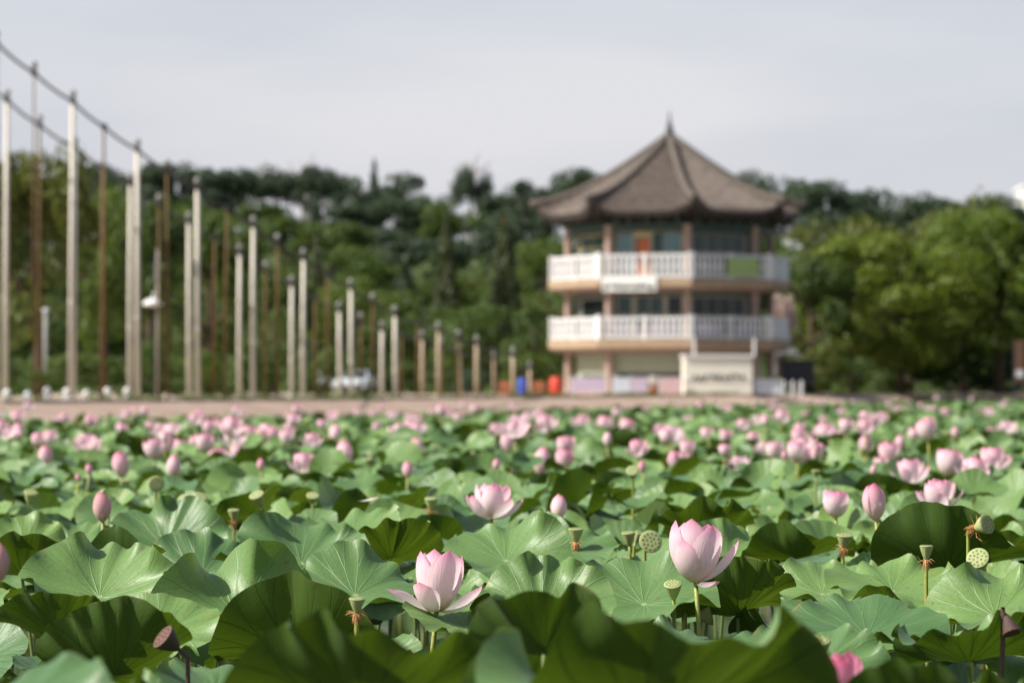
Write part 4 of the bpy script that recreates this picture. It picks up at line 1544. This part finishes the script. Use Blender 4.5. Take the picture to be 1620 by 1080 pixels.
I4 = Matrix.Identity(4)
c = at(1136, 628, 162)
booth = thing('sales_booth', 'cream box booth with a dark line of lettering in front of the pavilion', 'booth', (c.x, 162.0, BANK), R_(3))
booth.scale = (1.0, 1.0, 1.24)
MB().box((0, 0.5, 1.06), (3.5, 1.3, .98)).build('front_board', M['cream'], booth)
MB().box((0, .5, .27), (3.5, 1.36, .5)).build('counter', M['cream'], booth)
MB().box((0, .5, 1.62), (3.62, 1.5, .12)).build('booth_roof', M['white'], booth)
MB().box((-.0, .5, .545), (3.4, 1.2, .05)).build('shelf', M['column'], booth)
for x in (-1.2, 1.9):
    MB().tube([(x, .2, 1.6), (x, .2, 2.35)], .06, 8).build('mast', M['white'], booth)
sign_strokes(booth, I4, -1.4, 1.4, .74, 9, y=-.16, hgt=.07)

for nm, px, wpx, mat, lab in (('folding_counter', 1214, 40, 'paleblue', 'low white counter right of the cream booth'), ):
    c = at(px, 628, 162.5)
    t0_ = thing(nm, lab, 'counter', (c.x, 162.5, BANK), R_(2))
    MB().box((0, 0, .42), (1.35, .5, .72)).build('front_panel', M[mat], t0_)
    MB().box((0, 0, .81), (1.45, .62, .05)).build('worktop', M['white'], t0_)
c = at(1258, 628, 176)
van = thing('dark_trailer', 'dark boxy trailer parked right of the pavilion', 'trailer', (c.x, 176, BANK), R_(6))
MB().box((0, 0, 1.25), (1.9, 1.4, 1.25)).build('box_body', M['black'], van)
MB().box((0, 0, 1.90), (2.0, 1.5, .06)).build('roof_edge', M['dark'], van)
for x in (-.7, .7):
    w_ = MB()
    w_.lathe([(.28, -.1), (.30, -.06), (.30, .06), (.28, .1)], 16)
    w_.build('wheel', M['tyre'], van, Matrix.Translation((x, -.6, .30)) @ Matrix.Rotation(R_(90), 4, 'X'))
MB().box((-.3, -.71, 1.3), (.9, .03, .6)).build('side_panel', M['dark'], van)
for k, px in enumerate((1240, 1254, 1268)):
    c = at(px, 625, 164)
    t0_ = thing('fence_post', 'short white post beside the dark trailer, %s from the pavilion' % ordinal(k), 'post', (c.x, 164, BANK), 0, 'white posts by the trailer')
    MB().lathe([(.07, 0), (.07, .62), (.09, .65), (.02, .74)], 8).build('shaft', M['rail'], t0_)
    MB().lathe([(.11, -.02), (.11, .05)], 8).build('foot', M['rail'], t0_)
c = at(1246, 628, 180)
t0_ = thing('beige_canopy', 'small beige pitched canopy behind the dark trailer', 'canopy', (c.x, 181, BANK))
MB().add([(-.8, -.8, 2.3), (.8, -.8, 2.3), (.8, .8, 2.3), (-.8, .8, 2.3), (0, 0, 2.95)], [(0, 1, 4), (1, 2, 4), (2, 3, 4), (3, 0, 4), (3, 2, 1, 0)]).build('cloth_top', M['cream'], t0_)
for x in (-.72, .72):
    for y_ in (-.72, .72):
        MB().tube([(x, y_, 0), (x, y_, 2.3)], .035, 6).build('leg', M['rail'], t0_)

# ground-floor banners and counter stands
for k, (px0, px1, mat, lab) in enumerate(((903, 958, 'lilac', 'lilac cloth stand at the left end of the pavilion'), (970, 998, 'paleblue', 'pale blue cloth stand left of the pot with white blossom'),
                                         (1000, 1024, 'lilac', 'narrow mauve cloth stand left of the pot with white blossom'), (1044, 1078, 'pinkb', 'salmon pink cloth stand left of the cream booth'))):
    D = 161.5
    c = at((px0 + px1) / 2, 628, D)
    wd = (px1 - px0) / F * D
    t0_ = thing('banner_stand', lab, 'banner', (c.x, D, BANK), 0)
    MB().box((0, 0, .50), (wd, .05, .72)).build('cloth', M[mat], t0_)
    for x in (-wd / 2, wd / 2):
        MB().tube([(x, .05, 0), (x, .05, .95)], .025, 6).build('post', M['rail'], t0_)
    MB().box((0, .05, .9), (wd, .04, .04)).build('top_bar', M['rail'], t0_)

# planter with white blossom
def leaf_cloud(n, size, fn, seed):
    g_ = np.random.default_rng(seed)
    P, Nn = fn(g_, n)
    a = g_.normal(size=(n, 3))
    a += Nn * 1.5
    a /= np.linalg.norm(a, axis=1)[:, None] + 1e-9
    b_ = np.cross(a, g_.normal(size=(n, 3)))
    b_ /= np.linalg.norm(b_, axis=1)[:, None] + 1e-9
    c_ = np.cross(a, b_)
    s = size * g_.uniform(.6, 1.3, (n, 1))
    V = np.stack([P - b_ * s, P + c_ * s * .55, P + b_ * s, P - c_ * s * .55], 1).reshape(-1, 3)
    Fc = np.arange(n * 4).reshape(n, 4)
    return V, Fc, np.repeat(g_.random(n), 4)


def sphere_fn(c, r, shell=.55):
    def fn(g_, n):
        d = g_.normal(size=(n, 3))
        d /= np.linalg.norm(d, axis=1)[:, None]
        rr = (shell + (1 - shell) * g_.random((n, 1))) * np.array(r)
        return np.array(c) + d * rr, d
    return fn


c = at(1034, 628, 160.5)
t0_ = thing('flower_pot', 'terracotta pot with round white blossom before the pavilion', 'planter', (c.x, 160.5, BANK))
MB().lathe([(.16, 0), (.24, .38), (.26, .42), (.22, .42), (.2, .36)], 14).build('pot', M['terra'], t0_, smooth=True)
V, Fc, A = leaf_cloud(420, .045, sphere_fn((0, 0, .74), (.30, .30, .27)), 5)
obj('blossom', mesh('blossom', V, Fc, M['f_white'], False, None, A), t0_)

# coloured bins and crates left of the pavilion
for k, (px, D, r, h, mat, lab) in enumerate(((880, 158, .30, .86, 'red', 'red plastic drum left of the pavilion'), (827, 158, .25, .82, 'blue', 'blue plastic drum among the tan poles'))):
    c = at(px, 628, D)
    t0_ = thing('plastic_drum', lab, 'drum', (c.x, D, BANK))
    MB().lathe([(r * .92, 0), (r, .05), (r, .28), (r * 1.05, .3), (r, .33), (r, h * .62), (r * 1.05, h * .65), (r, h * .68), (r, h - .05), (r * .95, h)], 18).build('barrel', M[mat], t0_, smooth=True)
    MB().lathe([(r * .97, h + .002), (r * .97, h + .04), (r * .3, h + .06)], 18).build('lid', M[mat], t0_)
for k, (px, D) in enumerate(((799, 156), (850, 157), (862, 156.5))):
    c = at(px, 628, D)
    t0_ = thing('slatted_crate', 'red-brown crate on the bank, %s from the left' % ordinal(k), 'crate', (c.x, D, BANK), R_(10 * k - 8), 'crates left of the pavilion')
    for z in (.08, .27, .46, .62):
        for s in (-1, 1):
            MB().box((0, s * .2, z), (.5, .03, .13)).build('slat', M['terra'], t0_)
            MB().box((s * .25, 0, z), (.03, .37, .13)).build('slat', M['terra'], t0_)
    MB().box((0, 0, .02), (.46, .36, .03)).build('bottom', M['terra'], t0_)

# small white-globe bollard lights on the bank at left
for k, (px, py, mat) in enumerate(((11, 622, 'white'), (44, 625, 'paleblue'), (75, 619, 'white'), (106, 620, 'white'), (137, 623, 'white'), (170, 619, 'white'), (201, 619, 'white'))):
    D = 90 + .12 * k
    X, Y = row_point(px, -13.8, 87.0)
    zt = EYE + (HZ - py) / F * Y
    t0_ = thing('bollard_light', 'small white globe bollard light on the wall top, %s from the left' % ordinal(k), 'bollard light', (X, Y, BANK), 0, 'globe lights along the bank')
    h = zt - BANK
    MB().lathe([(.09, 0), (.07, .03), (.055, max(h - .1, .06))], 10).build('stem', M['paleblue'], t0_)
    MB().lathe([(.04, h - .08), (.09, h - .05), (.11, h + .02), (.09, h + .08), (.04, h + .11), (.01, h + .115)], 14).build('globe', M[mat], t0_, smooth=True)

# street lamp with white dish and a grey post among the poles
c = at(249, 395, 124)
t0_ = thing('street_lamp', 'grey lamp post with a round white dish behind the rusty poles', 'street lamp', (c.x, 124, BANK))
MB().tube([(0, 0, 0), (0, 0, c.z - BANK)], [.07, .04], 10).build('post', M['greypost'], t0_, smooth=True)
zd = at(243, 480, 124).z - BANK
MB().tube([(0, 0, zd + .35), (-.12, -.2, zd + .42), (-.16, -.3, zd + .2)], .03, 6).build('arm', M['rail'], t0_)
MB().lathe([(.06, .20), (.30, .10), (.40, -.02), (.36, -.09), (.1, -.12)], 18, (-.16, -.3, zd)).build('dish', M['white'], t0_, smooth=True)
MB().box((.02, -.06, zd + 1.3), (.2, .12, .9)).build('control_box', M['greypost'], t0_)
c = at(72, 492, 128)
t0_ = thing('grey_post', 'plain grey post in the bushes at left', 'post', (c.x, 128, BANK))
MB().tube([(0, 0, 0), (0, 0, c.z - BANK)], .09, 10).build('shaft', M['greypost'], t0_, smooth=True)
MB().lathe([(.13, 0), (.13, .06), (.02, .12)], 10, (0, 0, c.z - BANK)).build('cap', M['rail'], t0_)


def car(px, D, rz, mat, label):
    c_ = at(px, 628, D)
    t_ = thing('parked_car', label, 'car', (c_.x, D, BANK), rz)
    # side profile (y along the car, z up), pulled in towards the roof
    prof = [(-2.1, .35), (-2.15, .65), (-2.0, .84), (-1.15, .95), (-.5, 1.42), (.95, 1.46), (1.7, .98), (2.08, .92), (2.12, .4)]
    V = []
    for s in (-1, 1):
        for y_, z_ in prof:
            wd = .88 if z_ < 1.0 else .68
            V.append((s * wd, y_, z_))
    n = len(prof)
    Fc = [(i, (i + 1) % n, n + (i + 1) % n, n + i) for i in range(n)] + [tuple(range(n))[::-1], tuple(range(n, 2 * n))]
    MB().add(V, Fc).build('body', mat, t_)
    MB().add([(-.76, -1.1, 1.0), (.76, -1.1, 1.0), (.62, -.56, 1.40), (-.62, -.56, 1.40)], [(0, 1, 2, 3)]).build('windscreen', M['glassd'], t_, Matrix.Translation((0, -.03, .01)))
    for s in (-1, 1):
        MB().add([(s * .86, -.9, 1.0), (s * .86, 1.2, 1.0), (s * .71, .9, 1.40), (s * .71, -.4, 1.40)], [(0, 1, 2, 3)]).build('side_window', M['glassd'], t_, Matrix.Translation((s * .02, 0, 0)))
        MB().box((s * .62, -2.1, .70), (.34, .12, .16)).build('headlight', M['bulb'], t_)
        MB().box((s * .98, -.75, 1.02), (.16, .1, .12)).build('mirror', mat, t_)
        for y_ in (-1.35, 1.3):
            w_ = obj('wheel', MB().lathe([(.28, -.11), (.33, -.08), (.33, .08), (.28, .11)], 18).mesh('wheel', M['tyre']), t_, Matrix.Translation((s * .80, y_, .33)) @ Matrix.Rotation(R_(90), 4, 'Y'))
            obj('rim', MB().lathe([(.2, -.115), (.2, .115)], 12).mesh('rim', M['bulb']), w_)
    MB().box((0, -2.13, .48), (1.2, .08, .16)).build('grille', M['dark'], t_)
    MB().box((0, -2.17, .50), (.45, .03, .12)).build('number_plate', M['white'], t_)
    return t_


car(523, 200, R_(8), M['car'], 'white car parked facing us behind the poles, left of two')
car(567, 198, R_(-10), M['car2'], 'pale silver car parked facing us behind the poles, right of two')

# white block of flats at the right edge and a red and white sign board
c = at(1622, 300, 380)
bl = thing('white_building', 'white building corner behind the trees at the right edge', 'building', (c.x + 4, 380, 8))
hgt = c.z - 8
MB().box((0, 0, hgt / 2), (9, 8, hgt)).build('wall', M['white'], bl)
MB().box((0, 0, hgt + .2), (9.4, 8.4, .4)).build('roof_edge', M['rail'], bl)
for z in np.arange(2.5, hgt - 1, 2.9):
    for x in (-3.2, -1, 1.2, 3.2):
        f_ = MB().box((x, -4.03, z), (1.3, .12, 1.5)).build('window', M['rail'], bl)
        MB().box((x, -4.1, z), (1.1, .06, 1.3)).build('pane', M['glassd'], f_)
c = at(1613, 575, 183)
t0_ = thing('notice_board', 'brown notice board with a white field at the right edge under the trees', 'sign', (c.x, 183, BANK))
MB().box((0, 0, 1.9), (.5, .08, 2.4)).build('panel', M['barkp'], t0_)
MB().box((0, -.06, 1.2), (.4, .04, .4)).build('white_field', M['rail'], t0_)
for x in (-.3, .3):
    MB().tube([(x, 0, 0), (x, 0, 3.15)], .04, 6).build('post', M['dark'], t0_)

# ------------------------------------------------------------------ trees


def crown_broad(seed, n=3600, size=.05, flat=1.0, lobes=15):
    """unit crown: about 1 wide, 0..1 high"""
    g_ = np.random.default_rng(seed)
    Vs, As, k = [], [], 0
    for q in range(lobes):
        a = g_.uniform(0, 6.28)
        h = g_.uniform(.14, .86)
        rad = math.sin(math.pi * min(max(h, .08), .97)) ** .55 * .34
        rr = rad * math.sqrt(g_.uniform(.55, 1.15)) if q % 5 else rad * .3
        s = g_.uniform(.12, .21) if lobes < 25 else g_.uniform(.07, .16)
        c_ = (rr * math.cos(a), rr * math.sin(a), .05 + h * .85)
        V, Fc, A = leaf_cloud(n // lobes, size * .42, sphere_fn(c_, (s, s, s * .8 * flat), .62), seed * 100 + q)
        Vs.append(V)
        As.append(np.clip(A * .6 + g_.uniform(0, .4), 0, 1))
    V = np.concatenate(Vs)
    return mesh('crown', V, np.arange(len(V)).reshape(-1, 4), None, False, None, np.concatenate(As))


def crown_pine(seed, n=2600, size=.05):
    g_ = np.random.default_rng(seed)
    Vs, As = [], []
    for q in range(9):
        a = g_.uniform(0, 6.28)
        rr = .30 * math.sqrt(g_.uniform(0, 1))
        h = .55 + .32 * (1 - (rr / .32) ** 2) * g_.uniform(.2, 1)
        s = g_.uniform(.13, .2)
        V, Fc, A = leaf_cloud(n // 9, size * .42, sphere_fn((rr * math.cos(a), rr * math.sin(a), h), (s, s, s * .75), .4), seed * 100 + q)
        Vs.append(V)
        As.append(A)
    V = np.concatenate(Vs)
    return mesh('crown', V, np.arange(len(V)).reshape(-1, 4), None, False, None, np.concatenate(As))


def crown_cone(seed, n=2600, size=.04):
    g_ = np.random.default_rng(seed)

    def fn(g2, m):
        h = 1 - np.sqrt(g2.random((m, 1)))
        a = g2.uniform(0, 6.28, (m, 1))
        tier = .75 + .25 * np.abs(np.sin(h * 26))
        lob = .85 + .15 * np.sin(a * 5 + h * 9)
        r = (1 - h) ** .85 * .24 * tier * lob * (.5 + .5 * np.sqrt(g2.random((m, 1))))
        d = np.concatenate([np.cos(a), np.sin(a), .2 * np.ones_like(a)], 1)
        return np.concatenate([r * np.cos(a), r * np.sin(a), .06 + h * .94], 1), d
    V, Fc, A = leaf_cloud(n, size * .5, fn, seed)
    return mesh('crown', V, Fc, None, False, None, A)


def trunk_mesh(seed, kind):
    g_ = random.Random(seed)
    b_ = MB()
    top = {'broad': .62, 'pine': .86, 'cone': .92}[kind]
    lean = (g_.uniform(-.05, .05), g_.uniform(-.05, .05))
    pts = [(lean[0] * s * s + g_.uniform(-.008, .008), lean[1] * s * s, s * top) for s in (0, .2, .4, .6, .8, 1)]
    r0 = .026 if kind != 'pine' else .02
    b_.tube(pts, [r0 * 1.3, r0, r0 * .85, r0 * .7, r0 * .5, r0 * .25], 8)
    if kind != 'cone':
        for q in range(7):
            s = g_.uniform(.35, .9) if kind == 'broad' else g_.uniform(.6, .95)
            a = g_.uniform(0, 6.28)
            st = Vector((lean[0] * s * s, lean[1] * s * s, s * top))
            e = st + Vector((math.cos(a) * g_.uniform(.16, .3), math.sin(a) * g_.uniform(.16, .3), g_.uniform(.08, .22)))
            mid_ = st.lerp(e, .5) + Vector((0, 0, -.02))
            b_.tube([st, mid_, e], [r0 * .5, r0 * .35, r0 * .12], 5)
    return b_.mesh('trunk', M['barkp' if kind == 'pine' else 'bark'], True)


CR = {'broad': [(crown_broad(s, 5200, .055, 1.0, 18), trunk_mesh(s, 'broad')) for s in range(1, 6)],
      'big': [(crown_broad(s, 17000, .034, 1.0, 38), trunk_mesh(s, 'broad')) for s in (21, 22)],
      'pine': [(crown_pine(s, 3200), trunk_mesh(s, 'pine')) for s in range(6, 10)],
      'cone': [(crown_cone(s, 3600), trunk_mesh(s, 'cone')) for s in range(10, 13)],
      'bush': [(crown_broad(s, 2400, .07, 1.0, 10), None) for s in range(14, 17)]}
CM = {}


def tree(X, Y, h, wd, kind, fol, label, group=None, name=None, cat='tree', z=None, var=None, rz=None):
    lst = CR[kind]
    ci = rnd.randrange(len(lst)) if var is None else var
    cr, tr = lst[ci]
    key = (kind, ci, fol)
    if key not in CM:
        me = cr.copy()
        me.materials.clear()
        me.materials.append(M[fol])
        CM[key] = me
    z = ground_z(X, Y) if z is None else z
    t_ = thing(name or {'pine': 'pine_tree', 'cone': 'conifer_tree', 'bush': 'shrub'}.get(kind, 'leafy_tree'), label, cat, (X, Y, z), rnd.uniform(0, 6.28) if rz is None else rz, group)
    S = Matrix.Diagonal((wd * (1.25 if kind != 'cone' else 2.1), wd * (1.25 if kind != 'cone' else 2.1), h, 1))
    if kind == 'bush':
        S = S @ Matrix.Translation((0, 0, -.08))
        obj('foliage', CM[key], t_, S)
        MB().tube([(0, 0, 0), (.02, .02, h * .5)], [.05, .02], 6).build('stem', M['bark'], t_)
    else:
        lift = Matrix.Translation((0, 0, .12 if kind == 'broad' else 0)) @ Matrix.Diagonal((1, 1, .88 if kind == 'broad' else 1, 1))
        if kind == 'big':
            lift = Matrix.Translation((0, 0, .04)) @ Matrix.Diagonal((1, 1, .96, 1))
        obj('crown', CM[key], t_, S @ lift)
        obj('trunk', tr, t_, Matrix.Diagonal((h * .8, h * .8, h, 1)))
    return t_


def tree_px(px, ytop, Y, wpx, kind, fol, label, group=None, **kw):
    X = (px - 810) / F * Y
    zt = EYE + (HZ - ytop) / F * Y
    z = kw.pop('z', None)
    z = ground_z(X, Y) if z is None else z
    return tree(X, Y, max((zt - z) / (.94 if kind != 'cone' else 1), 1.0), wpx / F * Y, kind, fol, label, group, z=z, **kw)


# right-hand group
tree_px(1425, 338, 196, 340, 'big', 'f_right', 'large sunlit leafy tree filling the right, beside the pavilion', var=0)
tree_px(1580, 305, 199, 310, 'big', 'f_right', 'large leafy tree at the right edge with dark top', var=1)
tree_px(1345, 322, 212, 210, 'broad', 'f_olive', 'olive tree crown behind the large sunlit tree')
tree_px(1525, 292, 218, 150, 'broad', 'f_olive', 'dark olive crown rising above the right-hand trees')
tree_px(1440, 330, 222, 200, 'broad', 'f_olive', 'rounded olive crown between the two large right-hand trees')
tree_px(1282, 380, 192, 130, 'broad', 'f_mid', 'dark tree in shade right behind the pavilion')
tree_px(1292, 520, 187, 110, 'bush', 'f_olive', 'olive shrub at the foot of the large sunlit tree', name='shrub', cat='shrub')
tree_px(1345, 548, 186.5, 90, 'bush', 'f_mid', 'dark green shrub under the large sunlit tree', name='shrub', cat='shrub')
tree_px(1420, 530, 200, 150, 'bush', 'f_mid', 'shaded bush between the two large right-hand trees', name='shrub', cat='shrub')
tree_px(1500, 520, 200, 150, 'bush', 'f_mid', 'wide bush under the right-edge tree', name='shrub', cat='shrub')
tree_px(1590, 530, 201, 130, 'bush', 'f_dark', 'dark bush at the right edge', name='shrub', cat='shrub')
tree_px(1240, 455, 181, 42, 'broad', 'f_pink', 'slim tree with greyish pink blossom at the pavilion corner')
# left-hand trees
tree_px(62, 208, 150, 180, 'broad', 'f_olive', 'tall olive-green tree behind the leftmost poles')
tree_px(165, 280, 165, 140, 'broad', 'f_bright', 'light green tree behind the second white poles')
tree_px(235, 290, 175, 150, 'broad', 'f_mid', 'green tree behind the second pair of white poles')
tree_px(330, 305, 180, 160, 'broad', 'f_bright', 'fresh green tree behind the third pair of white poles')
tree_px(-30, 300, 160, 130, 'broad', 'f_mid', 'tree cut by the left edge')
tree_px(430, 400, 190, 130, 'broad', 'f_mid', 'low green tree behind the fourth pair of white poles')
tree_px(545, 430, 205, 120, 'broad', 'f_bright', 'fresh green tree above the parked cars')
tree_px(630, 450, 210, 120, 'broad', 'f_bright', 'low fresh green tree right of the parked cars')
tree_px(500, 365, 225, 90, 'cone', 'f_cone', 'conical conifer behind the middle poles')
tree_px(705, 335, 222, 100, 'cone', 'f_cone', 'tall grey-brown conifer left of another near the pavilion')
tree_px(797, 318, 224, 100, 'cone', 'f_cone', 'tall grey-brown conifer just left of the pavilion')
tree_px(640, 400, 235, 120, 'cone', 'f_dark', 'dark conifer left of the two tall ones')
tree_px(760, 470, 200, 170, 'broad', 'f_mid', 'dark spreading tree left of the pavilion ground floor')
tree_px(850, 470, 195, 110, 'broad', 'f_mid', 'dark tree touching the pavilion at left')
tree_px(690, 480, 205, 120, 'broad', 'f_mid', 'dark low tree behind the short tan poles')
for k, (px, yt, Y, wpx, fol) in enumerate(((20, 548, 122, 110, 'f_mid'), (105, 540, 124, 110, 'f_bright'), (185, 552, 126, 100, 'f_mid'), (255, 520, 132, 110, 'f_mid'),
                                           (335, 540, 140, 110, 'f_bright'), (420, 520, 150, 110, 'f_mid'), (500, 540, 165, 110, 'f_mid'), (590, 530, 205, 110, 'f_mid'), (665, 560, 180, 100, 'f_mid'), (735, 575, 185, 90, 'f_dark'), (830, 540, 183, 90, 'f_bright'))):
    tree_px(px, yt, Y, wpx, 'bush', fol, 'shrub along the bank behind the poles, %s from the left' % ordinal(k), 'shrubs along the bank', name='shrub', cat='shrub')
# the ridge
RIDGE = [(10, 262, 90, 'broad'), (62, 268, 80, 'broad'), (118, 262, 90, 'broad'), (165, 266, 80, 'broad'), (212, 270, 100, 'broad'), (262, 264, 80, 'broad'), (308, 266, 95, 'broad'), (352, 268, 80, 'broad'), (398, 276, 80, 'broad'),
         (440, 268, 80, 'pine'), (480, 262, 80, 'pine'), (518, 264, 70, 'broad'), (556, 285, 60, 'broad'), (592, 268, 44, 'cone'), (636, 268, 80, 'broad'), (690, 306, 70, 'broad'), (745, 240, 56, 'pine'), (790, 300, 60, 'broad'),
         (830, 279, 80, 'broad'), (875, 290, 60, 'broad'), (915, 260, 80, 'broad'), (1180, 262, 70, 'broad'), (1222, 264, 60, 'broad'), (1287, 274, 110, 'broad'), (1398, 288, 120, 'broad'), (1490, 305, 100, 'broad'), (1340, 300, 100, 'broad'), (1450, 300, 100, 'broad'), (1545, 300, 100, 'broad'), (1592, 296, 70, 'broad')]
RIDGE.sort()
rlist = [q for q in RIDGE]
for k, (px, yt, wpx, kind) in enumerate(rlist):
    nm = 'pine' if kind == 'pine' else ('pointed tree' if kind == 'cone' else 'rounded tree')
    if px == 745:
        lab = 'lone umbrella-shaped pine standing clear above the hill ridge'
    elif px > 1000:
        lab = 'dark rounded tree on the ridge right of the pavilion roof, %s from the roof' % ordinal(k - 21)
    else:
        lab = 'dark %s on the hill ridge left of the pavilion, %s from the left' % (nm, ordinal(k))
    if px < 1000 and px != 745:
        yt += (-16, -4, -11, -20, -7)[k % 5] if px < 660 else -4
    tree_px(px, yt, 350 + 14 * math.sin(k * 2.4), wpx * 1.2, kind, 'f_dark', lab, 'trees on the hill ridge')
# the slope
g = random.Random(19)
for row, (Y, ht) in enumerate(((246, 6.5), (264, 6.6), (284, 7.0), (304, 7.0), (326, 6.4))):
    half = .168 * Y + 3
    x = -half + g.uniform(0, 3)
    while x < half:
        h = ht * g.uniform(.75, 1.15)
        px = 810 + F * x / Y
        if True:
            kind = g.choice(['broad', 'broad', 'broad', 'broad', 'cone'] if row > 1 else ['broad', 'broad', 'cone'])
            tree(x, Y + g.uniform(-6, 6), h, g.uniform(5.0, 7.0) if kind != 'cone' else 3.2, kind, g.choice(['f_mid', 'f_dark', 'f_mid', 'f_olive', 'f_bright'] if row < 3 else ['f_mid', 'f_dark', 'f_dark']),
                 {'broad': 'leafy tree in the wood on the hill slope', 'pine': 'pine in the wood on the hill slope', 'cone': 'narrow conifer in the wood on the hill slope'}[kind],
                 {'broad': 'leafy trees on the slope', 'pine': 'pines on the slope', 'cone': 'conifers on the slope'}[kind])
        x += g.uniform(4.0, 6.2)
# undergrowth over the hillside
n = 26000
gg = np.random.default_rng(3)
Y = gg.uniform(225, 372, n)
X = gg.uniform(-1, 1, n) * (.18 * Y + 6)
Z = np.array([ground_z(a, b) for a, b in zip(X, Y)]) + gg.random(n) ** 2 * 2.6


def fn(g_, m):
    return np.stack([X, Y, Z], 1), np.tile(np.array([[0, -.4, 1.0]]), (m, 1))


V, Fc, A = leaf_cloud(n, .42, fn, 9)
o = obj('undergrowth', mesh('undergrowth', V, Fc, M['f_mid'], False, None, A))
tag(o, 'low green undergrowth covering the hill slope', 'undergrowth', kind='stuff')


# ------------------------------------------------------------------ labels by what stands next to each repeat
MARKS = [(691, 920, 'the open flower with drooping petals'), (1100, 872, 'the tallest pink flower'), (778, 791, 'the pale cup-shaped flower'),
         (883, 803, 'the closed pale bud at centre'), (1386, 795, 'the tall pointed bud'), (1487, 781, 'the nearly white open flower'), (163, 803, 'the dull pink bud'),
         (546, 718, 'the large pointed bud'), (275, 738, 'the pale plump bud'), (854, 730, 'the tall bud at centre'), (1066, 728, 'the narrow bud below the pavilion'),
         (1541, 742, 'the right-hand flower cluster'), (481, 731, 'the open flower left of centre'), (195, 735, 'the slender pink bud'), (72, 722, 'the bud near the left edge'),
         (660, 682, 'the pale rounded bloom'), (421, 683, 'the three blooms in a row'), (1147, 700, 'the two blooms in line'), (1286, 718, 'the close pair of blooms'),
         (1465, 880, 'the slim fringed pod'), (1029, 856, 'the round pod facing us'), (136, 700, 'the wide open flower')]
FAR = [(px, 628, 'the %s white front pole' % ordinal(i)) for i, (px, y_) in enumerate(WA) if 0 < px < 645]
FAR += [(754, 628, 'the short tan poles'), (880, 628, 'the red drum'), (930, 628, 'the lilac cloth stand'), (1034, 628, 'the pot with white blossom'),
        (1136, 628, 'the cream booth'), (1258, 628, 'the dark trailer'), (1400, 628, 'the large sunlit tree'), (1560, 628, 'the right-edge tree')]


def place_word(dx, dy):
    if abs(dx) > 2.2 * abs(dy):
        return 'right of' if dx > 0 else 'left of'
    if abs(dy) > 1.6 * abs(dx):
        return 'below' if dy > 0 else 'above'
    return ('lower ' if dy > 0 else 'upper ') + ('right of' if dx > 0 else 'left of')


def relabel(prefix, what, marks, only_x=False):
    pool = {}
    for o_ in bpy.data.objects:
        if o_.parent is None and str(o_.get('label', '')) == prefix:
            top_ = max((c_.matrix_basis.translation.z for c_ in o_.children), default=0)
            px = 810 + F * o_.location.x / o_.location.y
            py = HZ - F * (o_.location.z + top_ - EYE) / o_.location.y
            d_, m_ = min((((px - m[0]) ** 2 + ((py - m[1]) * (0 if only_x else 1)) ** 2), m) for m in marks)
            word = 'behind' if only_x else place_word(px - m_[0], py - m_[1])
            pool.setdefault((word, m_[2]), []).append((-o_.location.y if only_x else d_, o_))
    for (word, nm_), lst in pool.items():
        lst.sort(key=lambda q: -q[0] if only_x else q[0])
        for k_, (d_, o_) in enumerate(lst):
            if only_x:
                o_['label'] = '%s %s %s%s' % (what, word, nm_, ', lowest on the slope' if k_ == 0 else ', %s up the slope' % ordinal(min(k_, 24)))
            else:
                o_['label'] = '%s %s %s%s' % (what, word, nm_, ', closest to it' if k_ == 0 else ', %s closest' % ordinal(min(k_, 24)))


relabel('round lotus leaf among the slightly blurred leaves behind the front flowers', 'lotus leaf', MARKS)
relabel('lotus leaf low in the shade under the nearest leaves', 'low shaded lotus leaf', MARKS)
relabel('round lotus leaf in the blurred middle of the pond', 'small blurred lotus leaf', MARKS)
relabel('small blurred pink lotus flower far back in the pond', 'far pink flower', MARKS + FAR)
relabel('small blurred pink lotus bud far back in the pond', 'far pink bud', MARKS + FAR)
relabel('small blurred yellow-green seed pod in the middle of the pond', 'small yellow-green pod', MARKS)
relabel('leafy tree in the wood on the hill slope', 'leafy tree', FAR, True)
relabel('narrow conifer in the wood on the hill slope', 'narrow conifer', FAR, True)


# weeds along the foot and the top of the embankment
P_, N_ = [], []
gw = random.Random(6)
for (a_, b_), lines in (((SHORE, .34), 420), ((TOPLINE, BANK), 160)):
    line, zz = a_, b_
    for q in range(lines):
        k_ = gw.choice([1, 1, 2, 3, 4])
        s_ = gw.random()
        x_, y_ = [line[k_][j_] * (1 - s_) + line[k_ + 1][j_] * s_ for j_ in (0, 1)]
        hh = gw.uniform(.1, .4) if zz < 1 else gw.uniform(.05, .18)
        for e_ in range(26):
            P_.append((x_ + gw.gauss(0, .22), y_ + gw.gauss(0, .22), zz + gw.random() * hh))
P_ = np.array(P_)
V, Fc, A = leaf_cloud(len(P_), .07, lambda g_, m: (P_, np.tile(np.array([[0, 0, .3]]), (m, 1))), 12)
o = obj('weeds', mesh('weeds', V, Fc, M['f_bright'], False, None, A))
tag(o, 'low green weeds scattered along the stone embankment', 'weeds', kind='stuff')
